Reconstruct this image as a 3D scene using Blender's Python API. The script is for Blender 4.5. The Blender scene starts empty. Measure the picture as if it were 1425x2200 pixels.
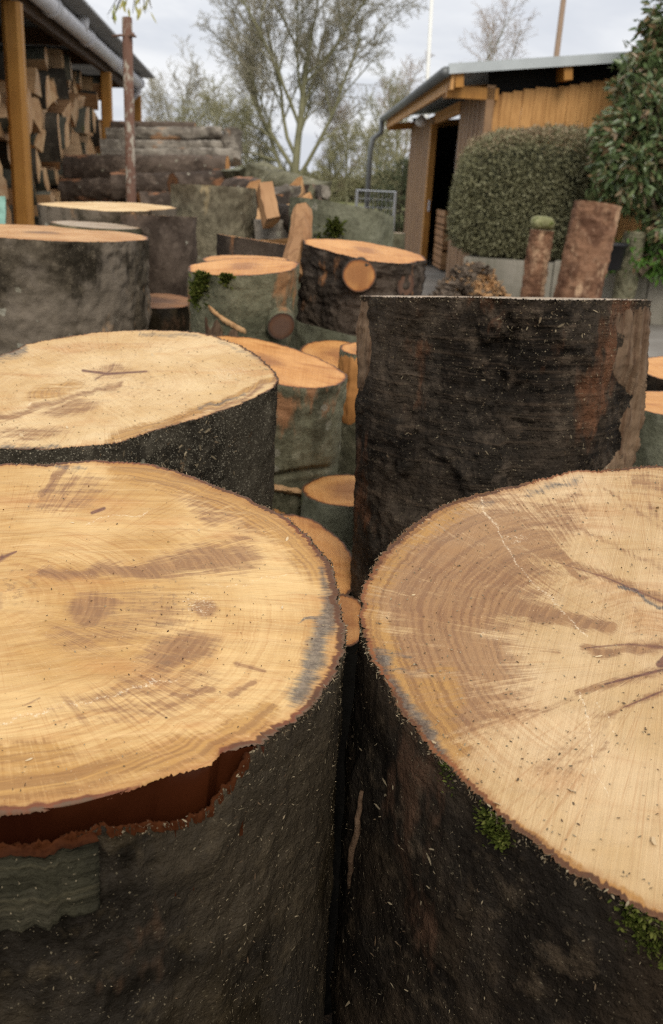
import bpy, math, random
import numpy as np
from mathutils import Vector, Matrix
random.seed(7); np.seterr(over="ignore")
rng = np.random.default_rng(11)
SC = bpy.context.scene
COL = SC.collection
def R_(x): return np.radians(x) if isinstance(x, np.ndarray) else math.radians(x)

# ------------------------------------------------------------------ camera geometry
F = 1990.0; CX = 712.5; CY = 1100.0; CAMH = 1.3
PITCH = R_(19.6); ROLL = 0.054
_fw = np.array([0, math.cos(PITCH), -math.sin(PITCH)])
_r0 = np.array([1.0, 0, 0]); _u0 = np.cross(_r0, _fw)
_rt = math.cos(ROLL) * _r0 + math.sin(ROLL) * _u0
_up = math.cos(ROLL) * _u0 - math.sin(ROLL) * _r0
CAM = np.array([0, 0, CAMH])

def ray(x, y): return _fw + _rt * (x - CX) / F + _up * (CY - y) / F
def P(x, y, d): return CAM + ray(x, y) * d                     # point at depth d
def G(x, y, z=0.0):                                            # point on a level plane
    d = ray(x, y); return CAM + d * ((z - CAMH) / d[2])
def proj(V):
    D = np.asarray(V) - CAM; k = D @ _fw
    return CX + F * (D @ _rt) / k, CY - F * (D @ _up) / k
def solve(f, a, b):                                            # bisection
    fa = f(a)
    for _ in range(50):
        m = (a + b) / 2
        if (f(m) > 0) == (fa > 0): a = m
        else: b = m
    return (a + b) / 2
def zfor(xy, py): return solve(lambda z: proj(np.array([xy[0], xy[1], z]))[1] - py, -2, 12)

# ------------------------------------------------------------------ noise
def _hash(ix, iy, iz, s):
    h = (ix.astype(np.int64) * 374761393 + iy.astype(np.int64) * 668265263 + iz.astype(np.int64) * 2147483647 + s * 974634777) & 0xffffffff
    h = ((h ^ (h >> 13)) * 1274126177) & 0xffffffff
    h = ((h ^ (h >> 16)) * 2246822519) & 0xffffffff
    return ((h ^ (h >> 15)) & 0xffff) / 32767.5 - 1
def vnoise(p, s=0):
    p = np.asarray(p, float); i = np.floor(p).astype(np.int64); f = p - i; f = f * f * f * (f * (f * 6 - 15) + 10)
    x, y, z = i[..., 0], i[..., 1], i[..., 2]; u, v, w = f[..., 0], f[..., 1], f[..., 2]
    def c(a, b, d): return _hash(x + a, y + b, z + d, s)
    a = c(0,0,0)*(1-u)+c(1,0,0)*u; b = c(0,1,0)*(1-u)+c(1,1,0)*u
    d = c(0,0,1)*(1-u)+c(1,0,1)*u; e = c(0,1,1)*(1-u)+c(1,1,1)*u
    return (a*(1-v)+b*v)*(1-w)+(d*(1-v)+e*v)*w
def fbm(p, o=4, s=0, g=.5):
    p = np.asarray(p, float); t = 0; a = 1; n = 0
    for k in range(o):
        t = t + a * vnoise(p * 2.03**k + k * 17.3, s + k); n += a; a *= g
    return t / n
def sstep(a, b, x):
    t = np.clip((x - a) / (b - a), 0, 1); return t * t * (3 - 2 * t)

# ------------------------------------------------------------------ mesh helpers
def mesh(name, V, faces, mat=None, parent=None, attrs=None, smooth=True, mats=None, midx=None):
    V = np.asarray(V, np.float32)
    me = bpy.data.meshes.new(name)
    if isinstance(faces, np.ndarray):
        n, k = faces.shape
        me.vertices.add(len(V)); me.vertices.foreach_set('co', V.ravel())
        me.loops.add(n * k); me.loops.foreach_set('vertex_index', faces.astype(np.int32).ravel())
        me.polygons.add(n); me.polygons.foreach_set('loop_start', np.arange(0, n * k, k, dtype=np.int32))
        me.update(calc_edges=True)
    else:
        me.from_pydata(V.tolist(), [], faces); me.update()
    if smooth: me.polygons.foreach_set('use_smooth', np.ones(len(me.polygons), bool))
    for m in (mats or ([mat] if mat else [])): me.materials.append(m)
    if midx is not None: me.polygons.foreach_set('material_index', np.asarray(midx, np.int32))
    for k, a in (attrs or {}).items():
        a = np.asarray(a, np.float32)
        if a.ndim == 1:
            at = me.attributes.new(k, 'FLOAT', 'POINT'); at.data.foreach_set('value', a)
        else:
            at = me.attributes.new(k, 'FLOAT_COLOR', 'POINT')
            if a.shape[1] == 3: a = np.c_[a, np.ones(len(a), np.float32)]
            at.data.foreach_set('color', np.ascontiguousarray(a, np.float32).ravel())
    o = bpy.data.objects.new(name, me); COL.objects.link(o)
    if parent: o.parent = parent
    return o
def tag(o, label=None, cat=None, group=None, kind=None):
    if label: o['label'] = label
    if cat: o['category'] = cat
    if group: o['group'] = group
    if kind: o['kind'] = kind
    return o
def empty(name, loc, rot=None, label=None, cat=None, group=None):
    o = bpy.data.objects.new(name, None); COL.objects.link(o); o.empty_display_size = .1
    M = Matrix.Identity(4)
    if rot is not None:
        for j in range(3):
            for i in range(3): M[i][j] = rot[i][j]
    M.translation = Vector(loc); o.matrix_world = M
    return tag(o, label, cat, group)
def copy_tree(o, parent=None):
    c = o.copy(); COL.objects.link(c)
    if parent: c.parent = parent
    for ch in list(o.children): copy_tree(ch, c)
    return c
def grid_faces(nu, nv, wrap=False):                            # vertex (i over nu, j over nv) -> i*nv+j ; i wraps
    i = np.arange(nu if wrap else nu - 1); j = np.arange(nv - 1)
    I, J = np.meshgrid(i, j, indexing='ij'); I2 = (I + 1) % nu
    return np.stack([I*nv+J, I2*nv+J, I2*nv+J+1, I*nv+J+1], -1).reshape(-1, 4)
class MB:
    """collects solid shapes into one mesh"""
    def __init__(s): s.v = []; s.f = []
    def add(s, V, Fs):
        b = len(s.v); s.v += [tuple(v) for v in V]; s.f += [tuple(i + b for i in f) for f in Fs]; return s
    def box(s, c, sx, sy, sz, ax=None, bev=0.0):               # ax: three axis vectors
        ax = ax if ax is not None else np.eye(3)
        c = np.asarray(c, float); V = []
        h = np.array([sx, sy, sz]) / 2
        if bev <= 0:
            for z in (-1, 1):
                for y in (-1, 1):
                    for x in (-1, 1): V.append(c + ax[0]*x*h[0] + ax[1]*y*h[1] + ax[2]*z*h[2])
            return s.add(V, [(0,2,3,1),(4,5,7,6),(0,1,5,4),(2,6,7,3),(0,4,6,2),(1,3,7,5)])
        prof = [(-1,-1),(1,-1),(1,1),(-1,1)]
        ring = []
        for (x, y) in prof:                                     # chamfered long edges (along axis 2)
            px, py = x*h[0], y*h[1]
            a = (px - x*bev, py); b = (px, py - y*bev)
            ring += [a, b] if x*y < 0 else [b, a]
        n = len(ring)
        ring = sorted(ring, key=lambda q: math.atan2(q[1], q[0]))
        for z in (-h[2], h[2]):
            for (x, y) in ring: V.append(c + ax[0]*x + ax[1]*y + ax[2]*z)
        Fs = [tuple(range(n-1, -1, -1)), tuple(range(n, 2*n))] + [(i, (i+1) % n, n+(i+1) % n, n+i) for i in range(n)]
        return s.add(V, Fs)
    def beam(s, a, b, w, h, upv=(0,0,1), bev=0.0):             # bar from a to b
        a = np.asarray(a, float); b = np.asarray(b, float); d = b - a; L = np.linalg.norm(d); d /= L
        x = np.cross(d, upv); x /= np.linalg.norm(x); y = np.cross(x, d)
        return s.box((a+b)/2, w, h, L, (x, y, d), bev)
    def tube(s, pts, rad, n=8, cap=True):
        pts = [np.asarray(p, float) for p in pts]; m = len(pts)
        rad = [rad]*m if np.isscalar(rad) else rad
        V = []; nrm = None
        for i, p in enumerate(pts):
            t = pts[min(i+1, m-1)] - pts[max(i-1, 0)]; t /= np.linalg.norm(t) + 1e-12
            if nrm is None:
                nrm = np.cross(t, (0.3, 0.2, 1) if abs(t[2]) < .9 else (1, 0, 0))
            nrm = nrm - t * (nrm @ t); nrm /= np.linalg.norm(nrm) + 1e-12; bn = np.cross(t, nrm)
            for k in range(n):
                a = 2*math.pi*k/n; V.append(p + (nrm*math.cos(a) + bn*math.sin(a))*rad[i])
        Fs = [(i*n+k, i*n+(k+1) % n, (i+1)*n+(k+1) % n, (i+1)*n+k) for i in range(m-1) for k in range(n)]
        if cap: Fs += [tuple(range(n-1, -1, -1)), tuple((m-1)*n + k for k in range(n))]
        return s.add(V, Fs)
    def build(s, name, mat, parent=None, smooth=False):
        return mesh(name, s.v, s.f, mat, parent, smooth=smooth)

# ------------------------------------------------------------------ materials
class NT:
    def __init__(s, name):
        s.m = bpy.data.materials.new(name); s.m.use_nodes = True; s.t = s.m.node_tree
        s.t.nodes.clear(); s.out = s.t.nodes.new('ShaderNodeOutputMaterial'); s.b = s.t.nodes.new('ShaderNodeBsdfPrincipled')
        s.t.links.new(s.b.outputs[0], s.out.inputs[0])
    def n(s, typ, **kw):
        nd = s.t.nodes.new('ShaderNode' + typ)
        for k, v in kw.items(): setattr(nd, k, v)
        return nd
    def set(s, sock, v):
        if hasattr(v, 'is_linked') or hasattr(v, 'links'): s.t.links.new(v, sock)
        elif v is not None:
            if sock.type == 'RGBA' and len(v) == 3: v = (*v, 1)
            sock.default_value = v
    def math(s, op, a, b=None, c=None, clamp=False):
        nd = s.n('Math', operation=op, use_clamp=clamp); s.set(nd.inputs[0], a)
        if b is not None: s.set(nd.inputs[1], b)
        if c is not None: s.set(nd.inputs[2], c)
        return nd.outputs[0]
    def vmath(s, op, a, b=None):
        nd = s.n('VectorMath', operation=op); s.set(nd.inputs[0], a)
        if b is not None: s.set(nd.inputs[1], b)
        return nd.outputs[0]
    def mix(s, f, a, b, mode='MIX'):
        nd = s.n('Mix', data_type='RGBA', blend_type=mode); nd.clamp_factor = True
        s.set(nd.inputs[0], f); s.set(nd.inputs[6], a); s.set(nd.inputs[7], b); return nd.outputs[2]
    def ramp(s, x, a, b):                                       # smoothstep a..b
        nd = s.n('MapRange', interpolation_type='SMOOTHSTEP'); s.set(nd.inputs[0], x)
        nd.inputs[1].default_value = a; nd.inputs[2].default_value = b; return nd.outputs[0]
    def noise(s, vec, scale, detail=3, rough=.55, dist=0):
        nd = s.n('TexNoise'); s.set(nd.inputs['Vector'], vec); nd.inputs['Scale'].default_value = scale
        nd.inputs['Detail'].default_value = detail; nd.inputs['Roughness'].default_value = rough
        nd.inputs['Distortion'].default_value = dist; return nd.outputs[0]
    def vor(s, vec, scale, feature='F1', rnd=1.0, out='Distance'):
        nd = s.n('TexVoronoi', feature=feature); s.set(nd.inputs['Vector'], vec); nd.inputs['Scale'].default_value = scale
        nd.inputs['Randomness'].default_value = rnd; return nd.outputs[out]
    def attr(s, name, out='Fac'):
        nd = s.n('Attribute', attribute_name=name); return nd.outputs[out]
    def sep(s, c):
        nd = s.n('SeparateColor'); s.set(nd.inputs[0], c); return nd.outputs
    def comb(s, x, y, z):
        nd = s.n('CombineXYZ'); s.set(nd.inputs[0], x); s.set(nd.inputs[1], y); s.set(nd.inputs[2], z); return nd.outputs[0]
    def mapping(s, vec, loc=(0,0,0), rot=(0,0,0), sc=(1,1,1)):
        nd = s.n('Mapping'); s.set(nd.inputs[0], vec); nd.inputs[1].default_value = loc; nd.inputs[2].default_value = rot; nd.inputs[3].default_value = sc
        return nd.outputs[0]
    def obj(s): return s.n('TexCoord').outputs['Object']
    def rnd(s): return s.n('ObjectInfo').outputs['Random']
    def bump(s, h, strength=.3, dist=.01, nrm=None):
        nd = s.n('Bump'); s.set(nd.inputs['Height'], h); nd.inputs['Strength'].default_value = strength; nd.inputs['Distance'].default_value = dist
        if nrm is not None: s.set(nd.inputs['Normal'], nrm)
        return nd.outputs[0]
    def fin(s, col, rough=.7, normal=None, spec=.3):
        s.set(s.b.inputs['Base Color'], col); s.set(s.b.inputs['Roughness'], rough)
        s.set(s.b.inputs['Specular IOR Level'], spec)
        if normal is not None: s.set(s.b.inputs['Normal'], normal)
        return s.m

def face_mat(name, cream, tan, saw_deg, ring_amp=.55, rim_in=(.30,.09,.035), rim_out=(.05,.03,.018), detail=True, seed=0.0, rim_w=.005, warm=(.46,.22,.075), heart=None):
    """end grain of a freshly cut round"""
    t = NT(name); o = t.mapping(t.obj(), loc=(seed, seed*.7, 0))
    rad = t.attr('rad'); edge = t.attr('edge'); ang = t.attr('ang')
    low = t.noise(o, 9, 4, .6)
    sx = t.n('SeparateXYZ'); t.set(sx.inputs[0], t.mapping(o, rot=(0,0,R_(saw_deg))))
    sc_ = t.comb(sx.outputs[0], t.math('ADD', sx.outputs[1], t.math('MULTIPLY', t.math('MULTIPLY', sx.outputs[0], sx.outputs[0]), 1.1)), 0.0)
    saw = t.noise(t.mapping(sc_, sc=(7, 130, 1)), 1, 4, .66)
    sawf = t.noise(t.mapping(sc_, sc=(18, 560, 1)), 1, 3, .7)
    blot = t.noise(t.mapping(o, rot=(0,0,R_(saw_deg)), sc=(7, 24, 1)), 1, 5, .6, .6)
    col = t.mix(t.ramp(low, .35, .65), cream, tan)
    col = t.mix(t.math('MULTIPLY', t.ramp(blot, .52, .70), .5), col, warm)
    # growth rings : irregular 1-D noise over the ring radius
    wob = t.math('MULTIPLY', t.noise(o, 14, 2), .010)
    rr = t.math('ADD', rad, wob)
    ring = t.noise(t.comb(t.math('MULTIPLY', rr, 260), t.math('MULTIPLY', ang, .6), seed), 1, 2, .6)
    ringf = t.noise(t.comb(t.math('MULTIPLY', rr, 620), seed, 3), 1, 1)
    rmask = t.math('MULTIPLY', t.ramp(t.noise(o, 6, 2), .35, .62), ring_amp)
    rr2 = t.math('ADD', t.math('MULTIPLY', t.ramp(ring, .42, .64), .7), t.math('MULTIPLY', t.ramp(ringf, .45, .7), .4))
    col = t.mix(t.math('MULTIPLY', rr2, rmask), col, t.mix(1, col, (.66,.48,.34), 'MULTIPLY'))
    # medullary rays
    rays = t.noise(t.comb(t.math('MULTIPLY', ang, 46), t.math('MULTIPLY', rad, 9), seed), 1, 4, .65)
    col = t.mix(t.math('MULTIPLY', t.ramp(rays, .52, .70), .5), col, t.mix(1, col, (.70,.52,.40), 'MULTIPLY'))
    col = t.mix(t.math('MULTIPLY', t.ramp(t.math('SUBTRACT', 1.0, rays), .55, .74), .35), col, t.mix(.6, col, tuple(min(1, c*1.1+.02) for c in cream)))
    # saw tracks
    col = t.mix(t.math('MULTIPLY', t.ramp(saw, .50, .72), .42), col, t.mix(1, col, (.68,.52,.38), 'MULTIPLY'))
    col = t.mix(t.math('MULTIPLY', t.ramp(t.math('SUBTRACT', 1.0, saw), .52, .72), .42), col, tuple(min(1, c*1.12+.03) for c in cream))
    col = t.mix(t.math('MULTIPLY', t.ramp(sawf, .52, .72), .45), col, t.mix(1, col, (.72,.58,.46), 'MULTIPLY'))
    if heart:
        hn = t.math('ADD', rad, t.math('ADD', t.math('MULTIPLY', t.math('SUBTRACT', t.noise(o, 16, 4, .6), .5), .09), t.math('MULTIPLY', t.math('SUBTRACT', rays, .5), .05)))
        col = t.mix(t.math('MULTIPLY', t.math('SUBTRACT', 1.0, t.ramp(hn, .018, .06)), .75), col, heart)
        col = t.mix(t.math('MULTIPLY', t.ramp(t.noise(t.mapping(o, rot=(0,0,R_(saw_deg)), sc=(9, 40, 1)), 1, 5, .7), .52, .68), .6), col, t.mix(1, col, (.6,.42,.3), 'MULTIPLY'))
        col = t.mix(t.math('MULTIPLY', t.ramp(t.noise(o, 300, 3, .75), .58, .72), .5), col, t.mix(1, col, (.5,.4,.3), 'MULTIPLY'))
    if detail:
        st = t.sep(t.attr('stain', 'Color')); s2 = t.sep(t.attr('stain2', 'Color'))
        st_n = t.noise(t.mapping(o, rot=(0,0,R_(saw_deg)), sc=(26, 120, 1)), 1, 5, .68)
        rayn = t.noise(t.comb(t.math('MULTIPLY', ang, 30), t.math('MULTIPLY', rad, 5), seed+4), 1, 5, .68)
        fin_n = t.noise(o, 240, 4, .75)
        brk = t.math('ADD', t.math('MULTIPLY', t.math('SUBTRACT', st_n, .5), 1.5), t.math('MULTIPLY', t.math('SUBTRACT', rayn, .5), 1.5))
        def m(ch, a=.12, b=.85, k=1.0):
            return t.math('MULTIPLY', t.ramp(t.math('ADD', ch, t.math('MULTIPLY', brk, k)), a, b), t.ramp(ch, .0, .32))
        brown = t.mix(t.math('MULTIPLY', t.ramp(ring, .38, .62), .7), t.mix(low, (.34,.185,.08), (.27,.135,.06)), (.175,.082,.042))
        col = t.mix(t.math('MULTIPLY', m(st[0], .08, .72), .86), col, brown)
        orange = t.mix(t.math('MULTIPLY', t.ramp(ring, .4, .62), .8), (.42,.225,.065), (.24,.115,.04))
        col = t.mix(t.math('MULTIPLY', m(s2[1], .02, .6), .85), col, orange)
        col = t.mix(t.math('MULTIPLY', m(st[1], .1, .85), .85), col, t.mix(t.ramp(fin_n, .35, .65), (.055,.055,.055), (.18,.155,.125)))
        dk = t.math('MULTIPLY', st[2], t.math('ADD', .35, t.math('ADD', t.math('MULTIPLY', fin_n, .7), t.math('MULTIPLY', st_n, .7))))
        col = t.mix(t.math('MULTIPLY', t.ramp(dk, .40, .95), .9), col, t.mix(t.ramp(fin_n, .35, .65), (.075,.032,.028), (.20,.085,.055)))
        # crumbs of dirt where the mask allows, pale dust elsewhere
        sp = t.vor(t.mapping(o, sc=(1, 1.6, 1)), 330); spc = t.noise(o, 55, 2)
        crumbs = t.math('MULTIPLY', t.ramp(t.math('SUBTRACT', .42, sp), 0, .1), t.ramp(t.math('ADD', spc, t.math('MULTIPLY', s2[2], .5)), .80, .95))
        col = t.mix(t.math('MULTIPLY', t.math('MULTIPLY', t.ramp(t.noise(o, 120, 4, .75), .52, .66), s2[2]), .55), col, (.20,.115,.06))
        dust = t.math('MULTIPLY', t.ramp(t.math('ADD', t.math('MULTIPLY', s2[0], .34), t.math('MULTIPLY', t.noise(o, 420, 3, .85), 1.0)), .70, .92), t.ramp(s2[0], 0, .3))
        col = t.mix(t.math('MULTIPLY', dust, .7), col, (.80,.66,.46))
        fine = t.noise(o, 700, 2, .7)
        col = t.mix(t.math('MULTIPLY', t.ramp(fine, .62, .78), .35), col, (.30,.17,.08))
        col = t.mix(t.math('MULTIPLY', t.ramp(t.math('SUBTRACT', 1.0, fine), .63, .8), .5), col, (.78,.62,.40))
    # bark ring
    ew = t.math('ADD', edge, t.math('MULTIPLY', t.math('SUBTRACT', t.noise(o, 70, 4, .7), .5), rim_w * 1.1))
    en = t.noise(o, 160, 3, .7)
    rl = t.noise(o, 11, 3, .6)
    rin = t.mix(t.ramp(rl, .42, .58), t.mix(en, tuple(c*.4 for c in rim_in), tuple(c*.85 for c in rim_in)), t.mix(en, (.055,.023,.011), (.14,.058,.022)))
    ew2 = t.math('SUBTRACT', ew, t.math('MULTIPLY', t.math('SUBTRACT', rl, .5), rim_w*1.3))
    col = t.mix(t.math('MULTIPLY', t.math('SUBTRACT', 1.0, t.ramp(ew2, rim_w*.4, rim_w*2.6)), .6), col, t.mix(1, col, (.62,.42,.27), 'MULTIPLY'))
    col = t.mix(t.math('SUBTRACT', 1.0, t.ramp(ew2, rim_w*.62, rim_w*1.0)), col, rin)
    col = t.mix(t.math('SUBTRACT', 1.0, t.ramp(ew, rim_w*.06, rim_w*.38)), col, rim_out)
    h = t.math('ADD', t.math('MULTIPLY', saw, .6), t.math('ADD', t.math('MULTIPLY', sawf, .5), t.math('MULTIPLY', ring, .25)))
    return t.fin(col, .6, t.bump(h, .6, .0018), .28)

def bark_mat(name, dark, mid, light, moss=0.0, flecks=.5, stri=0.0, spots=0.0, patch=(.12,.06,.03), patch_amt=0.0, bump=.6, fleck_col=(.42,.34,.22), sc=1.0, seed=0.0, rough=.72, grey=0.0):
    t = NT(name); o = t.mapping(t.obj(), loc=(seed*3.1, seed, seed*1.7))
    big = t.noise(o, 7*sc, 5, .6); med = t.noise(o, 34*sc, 5, .65); fine = t.noise(o, 190*sc, 4, .7)
    vert = t.noise(t.mapping(o, sc=(60*sc, 60*sc, 12*sc)), 1, 4, .65)
    col = t.mix(t.ramp(big, .41, .56), dark, mid)
    col = t.mix(t.math('MULTIPLY', t.ramp(med, .52, .70), .6), col, light)
    col = t.mix(t.math('MULTIPLY', t.ramp(fine, .5, .7), .55), col, t.mix(1, col, (.35,.35,.35), 'MULTIPLY'))
    col = t.mix(t.math('MULTIPLY', t.ramp(vert, .53, .7), .5), col, t.mix(1, col, (.45,.42,.4), 'MULTIPLY'))
    h = t.math('ADD', t.math('MULTIPLY', med, 1.0), t.math('ADD', t.math('MULTIPLY', fine, .5), t.math('MULTIPLY', vert, .5)))
    if grey:
        gp = t.noise(t.mapping(o, loc=(5,1,2), sc=(1,1,.6)), 8*sc, 5, .62, .5)
        col = t.mix(t.math('MULTIPLY', t.ramp(gp, .42, .55), grey), col, t.mix(fine, (.13,.105,.08), (.23,.19,.145)))
    if patch_amt:
        pn = t.noise(t.mapping(o, loc=(2,5,1), sc=(1,1,.45)), 11*sc, 5, .6)
        col = t.mix(t.math('MULTIPLY', t.ramp(pn, .64 - patch_amt*.2, .70 - patch_amt*.1), .85), col, t.mix(vert, patch, tuple(c*1.9 for c in patch)))
    if stri:
        z = t.noise(t.mapping(o, sc=(7, 7, 150*sc)), 1, 4, .62, .25)
        col = t.mix(t.math('MULTIPLY', t.ramp(z, .50, .68), stri), col, t.mix(1, t.mix(.5, col, light), (1.5,1.4,1.3), 'MULTIPLY'))
        h = t.math('ADD', h, t.math('MULTIPLY', z, 1.4*stri))
    if moss:
        mn = t.noise(t.mapping(o, loc=(9,2,4)), 10*sc, 5, .6)
        col = t.mix(t.math('MULTIPLY', t.ramp(mn, .66-.16*moss, .74-.1*moss), .85), col, t.mix(t.noise(o, 90, 3), (.03,.05,.008), (.11,.14,.02)))
    if spots:
        ov = t.vmath('ADD', o, t.vmath('MULTIPLY', t.n('TexNoise').outputs[1] if 0 else t.comb(t.noise(o, 70*sc, 3, .7), t.noise(t.mapping(o, loc=(3,1,2)), 70*sc, 3, .7), 0.0), (.022/sc,.022/sc,.022/sc))); v = t.vor(ov, 34*sc); c = t.sep(t.vor(ov, 34*sc, out='Color'))
        r = t.math('ADD', .06, t.math('MULTIPLY', c[1], .30))
        s = t.math('MULTIPLY', t.ramp(t.math('SUBTRACT', r, v), -.02, .05), t.math('GREATER_THAN', c[0], 1-.55*spots))
        col = t.mix(t.math('MULTIPLY', s, .75), col, t.mix(c[2], (.20,.18,.13), (.36,.34,.27)))
    if flecks:
        for k, (rot, s, th) in enumerate((((.5,.3,.2), (1,2.6,1), .20), ((1.2,.1,.9), (2.4,1,1), .20), ((.2,1.3,.4), (1,1,2.8), .2))):
            vv = t.mapping(o, rot=rot, sc=s)
            v = t.vor(vv, (430, 560, 300)[k]*sc); c = t.sep(t.vor(vv, (430, 560, 300)[k]*sc, out='Color'))
            mk = t.math('MULTIPLY', t.math('LESS_THAN', v, t.math('MULTIPLY', c[1], .36)), t.math('GREATER_THAN', c[0], 1-.42*flecks))
            col = t.mix(t.math('MULTIPLY', mk, .8), col, t.mix(c[2], tuple(q*.45 for q in fleck_col), fleck_col))
            h = t.math('ADD', h, t.math('MULTIPLY', mk, .35))
    return t.fin(col, rough, t.bump(h, bump, .006), .09)

def wood_mat(name, a, b, axis_sc=(40,40,2), rough=.6, grain=.6, seed=0.0, bump=.2, spec=.3):
    t = NT(name); o = t.mapping(t.obj(), loc=(seed, seed, seed))
    g = t.noise(t.mapping(o, sc=axis_sc), 1, 5, .62, .4); l = t.noise(o, 3.5, 3)
    col = t.mix(t.ramp(l, .3, .7), a, b)
    col = t.mix(t.math('MULTIPLY', t.ramp(g, .45, .68), grain), col, t.mix(1, col, (.5,.4,.32), 'MULTIPLY'))
    col = t.mix(t.math('MULTIPLY', t.rnd(), .35), col, t.mix(1, col, (.62,.56,.5), 'MULTIPLY'))
    return t.fin(col, rough, t.bump(g, bump, .004), spec)
def plain(name, c, rough=.6, metal=0.0, var=.25, sc=8, spec=.35):
    t = NT(name); o = t.obj(); n = t.noise(o, sc, 5, .65)
    col = t.mix(t.math('MULTIPLY', t.ramp(n, .35, .7), var), c, tuple(x*.45 for x in c))
    t.b.inputs['Metallic'].default_value = metal
    return t.fin(col, t.math('ADD', rough-.08, t.math('MULTIPLY', n, .16)), t.bump(n, .1, .004), spec)
def leaf_mat(name, cols, rough=.5, transl=.25, spec=.4):
    t = NT(name); c = t.sep(t.attr('lv', 'Color'))
    col = t.mix(c[0], cols[0], cols[1])
    col = t.mix(t.ramp(c[1], .55, .95), col, cols[2])
    t.fin(col, rough, None, spec)
    tr = t.n('BsdfTranslucent'); t.set(tr.inputs[0], col); mx = t.n('MixShader'); mx.inputs[0].default_value = transl
    t.t.links.new(t.b.outputs[0], mx.inputs[1]); t.t.links.new(tr.outputs[0], mx.inputs[2]); t.t.links.new(mx.outputs[0], t.out.inputs[0])
    return t.m

# cut faces
CREAM = (.63,.425,.190); TAN = (.475,.28,.098)
FA = face_mat('end_grain_pale', CREAM, TAN, -20, .55, (.26,.085,.035), (.12,.07,.04), True, 0.0, .0055)
FB = face_mat('end_grain_pale_b', (.68,.50,.27), (.56,.37,.165), -34, .35, (.20,.09,.05), (.12,.08,.05), True, 3.1, .003)
FC = face_mat('end_grain_brown', (.62,.445,.25), (.50,.335,.16), 26, .75, (.34,.12,.04), (.14,.07,.03), True, 7.7, .0045, (.42,.22,.09))
FO = face_mat('end_grain_orange', (.62,.325,.115), (.53,.25,.075), 30, .3, (.24,.09,.04), (.10,.06,.035), False, 1.3, .005, heart=(.26,.105,.04))
FT = face_mat('end_grain_tan', (.60,.37,.18), (.47,.25,.10), 15, .4, (.22,.09,.045), (.10,.07,.04), False, 5.3, .006, heart=(.16,.095,.06))
FBR = face_mat('end_grain_weathered', (.30,.17,.095), (.20,.11,.065), 40, .5, (.12,.07,.05), (.06,.04,.03), False, 8.3, .006, heart=(.10,.06,.045))
FG = face_mat('end_grain_grey', (.44,.37,.28), (.34,.27,.19), 5, .4, (.2,.15,.1), (.1,.08,.06), False, 2.3, .006)
# barks
BA = bark_mat('bark_black_olive', (.0065,.0047,.0026), (.023,.0165,.0085), (.060,.044,.024), flecks=.22, grey=.10, patch=(.045,.026,.015), patch_amt=.1, seed=1, bump=1.0, rough=.62, fleck_col=(.19,.155,.10))
BB = bark_mat('bark_dusty_black', (.015,.0125,.009), (.045,.038,.027), (.10,.086,.062), flecks=1.0, spots=.2, seed=2, fleck_col=(.50,.45,.33))
BC = bark_mat('bark_black_brown', (.0075,.0052,.0034), (.030,.0205,.0125), (.078,.055,.034), flecks=.22, grey=.06, patch=(.05,.027,.016), patch_amt=.1, seed=3, bump=1.2, fleck_col=(.19,.155,.10))
BD = bark_mat('bark_torn_dark', (.010,.0075,.0055), (.040,.029,.020), (.11,.082,.058), flecks=.3, stri=.36, patch=(.095,.042,.021), patch_amt=.45, seed=4, bump=1.4, grey=.08)
BGR = bark_mat('bark_grey_green', (.085,.080,.050), (.175,.165,.105), (.28,.255,.175), spots=.35, flecks=.12, patch=(.22,.105,.05), patch_amt=.15, seed=5, bump=.8)
BR = bark_mat('bark_mottled_grey', (.030,.024,.016), (.085,.068,.047), (.18,.145,.10), flecks=.3, spots=.45, grey=.8, patch=(.24,.14,.07), patch_amt=.2, seed=6, bump=.8, sc=.8)
BK = bark_mat('bark_mossy_green', (.080,.080,.050), (.145,.14,.09), (.21,.20,.135), moss=.25, spots=.6, patch=(.20,.10,.045), patch_amt=.35, seed=7, bump=.8)
BL = bark_mat('bark_knotty_dark', (.034,.026,.020), (.080,.060,.045), (.14,.11,.085), flecks=.15, patch=(.28,.125,.05), patch_amt=.45, seed=8, bump=.9, sc=.8)
BM = bark_mat('bark_lichen_speckled', (.100,.083,.055), (.19,.165,.11), (.31,.27,.185), spots=.8, patch=(.28,.21,.11), patch_amt=.4, flecks=.2, seed=9, bump=.8, sc=.7)
BS = bark_mat('bark_smooth_olive', (.115,.115,.075), (.175,.175,.12), (.24,.235,.17), moss=.35, spots=.5, flecks=0, seed=10, bump=.8, sc=.6)
BV = bark_mat('bark_log_dark', (.052,.038,.029), (.11,.083,.064), (.20,.155,.12), patch=(.22,.105,.055), patch_amt=.35, spots=.2, flecks=0, seed=11, bump=.6, sc=.6)
BV2 = bark_mat('bark_log_grey', (.10,.085,.068), (.25,.22,.18), (.40,.36,.30), patch=(.24,.13,.065), patch_amt=.3, spots=.2, flecks=0, seed=12, bump=.6, sc=.6)
BP = bark_mat('bark_post_red', (.13,.066,.040), (.25,.135,.08), (.36,.23,.15), patch=(.36,.24,.15), patch_amt=.5, flecks=0, seed=13, bump=.6, sc=.6)
BDK = bark_mat('bark_in_gap', (.004,.0035,.0026), (.009,.0075,.0055), (.016,.014,.010), flecks=0, seed=18, bump=.4)

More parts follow.
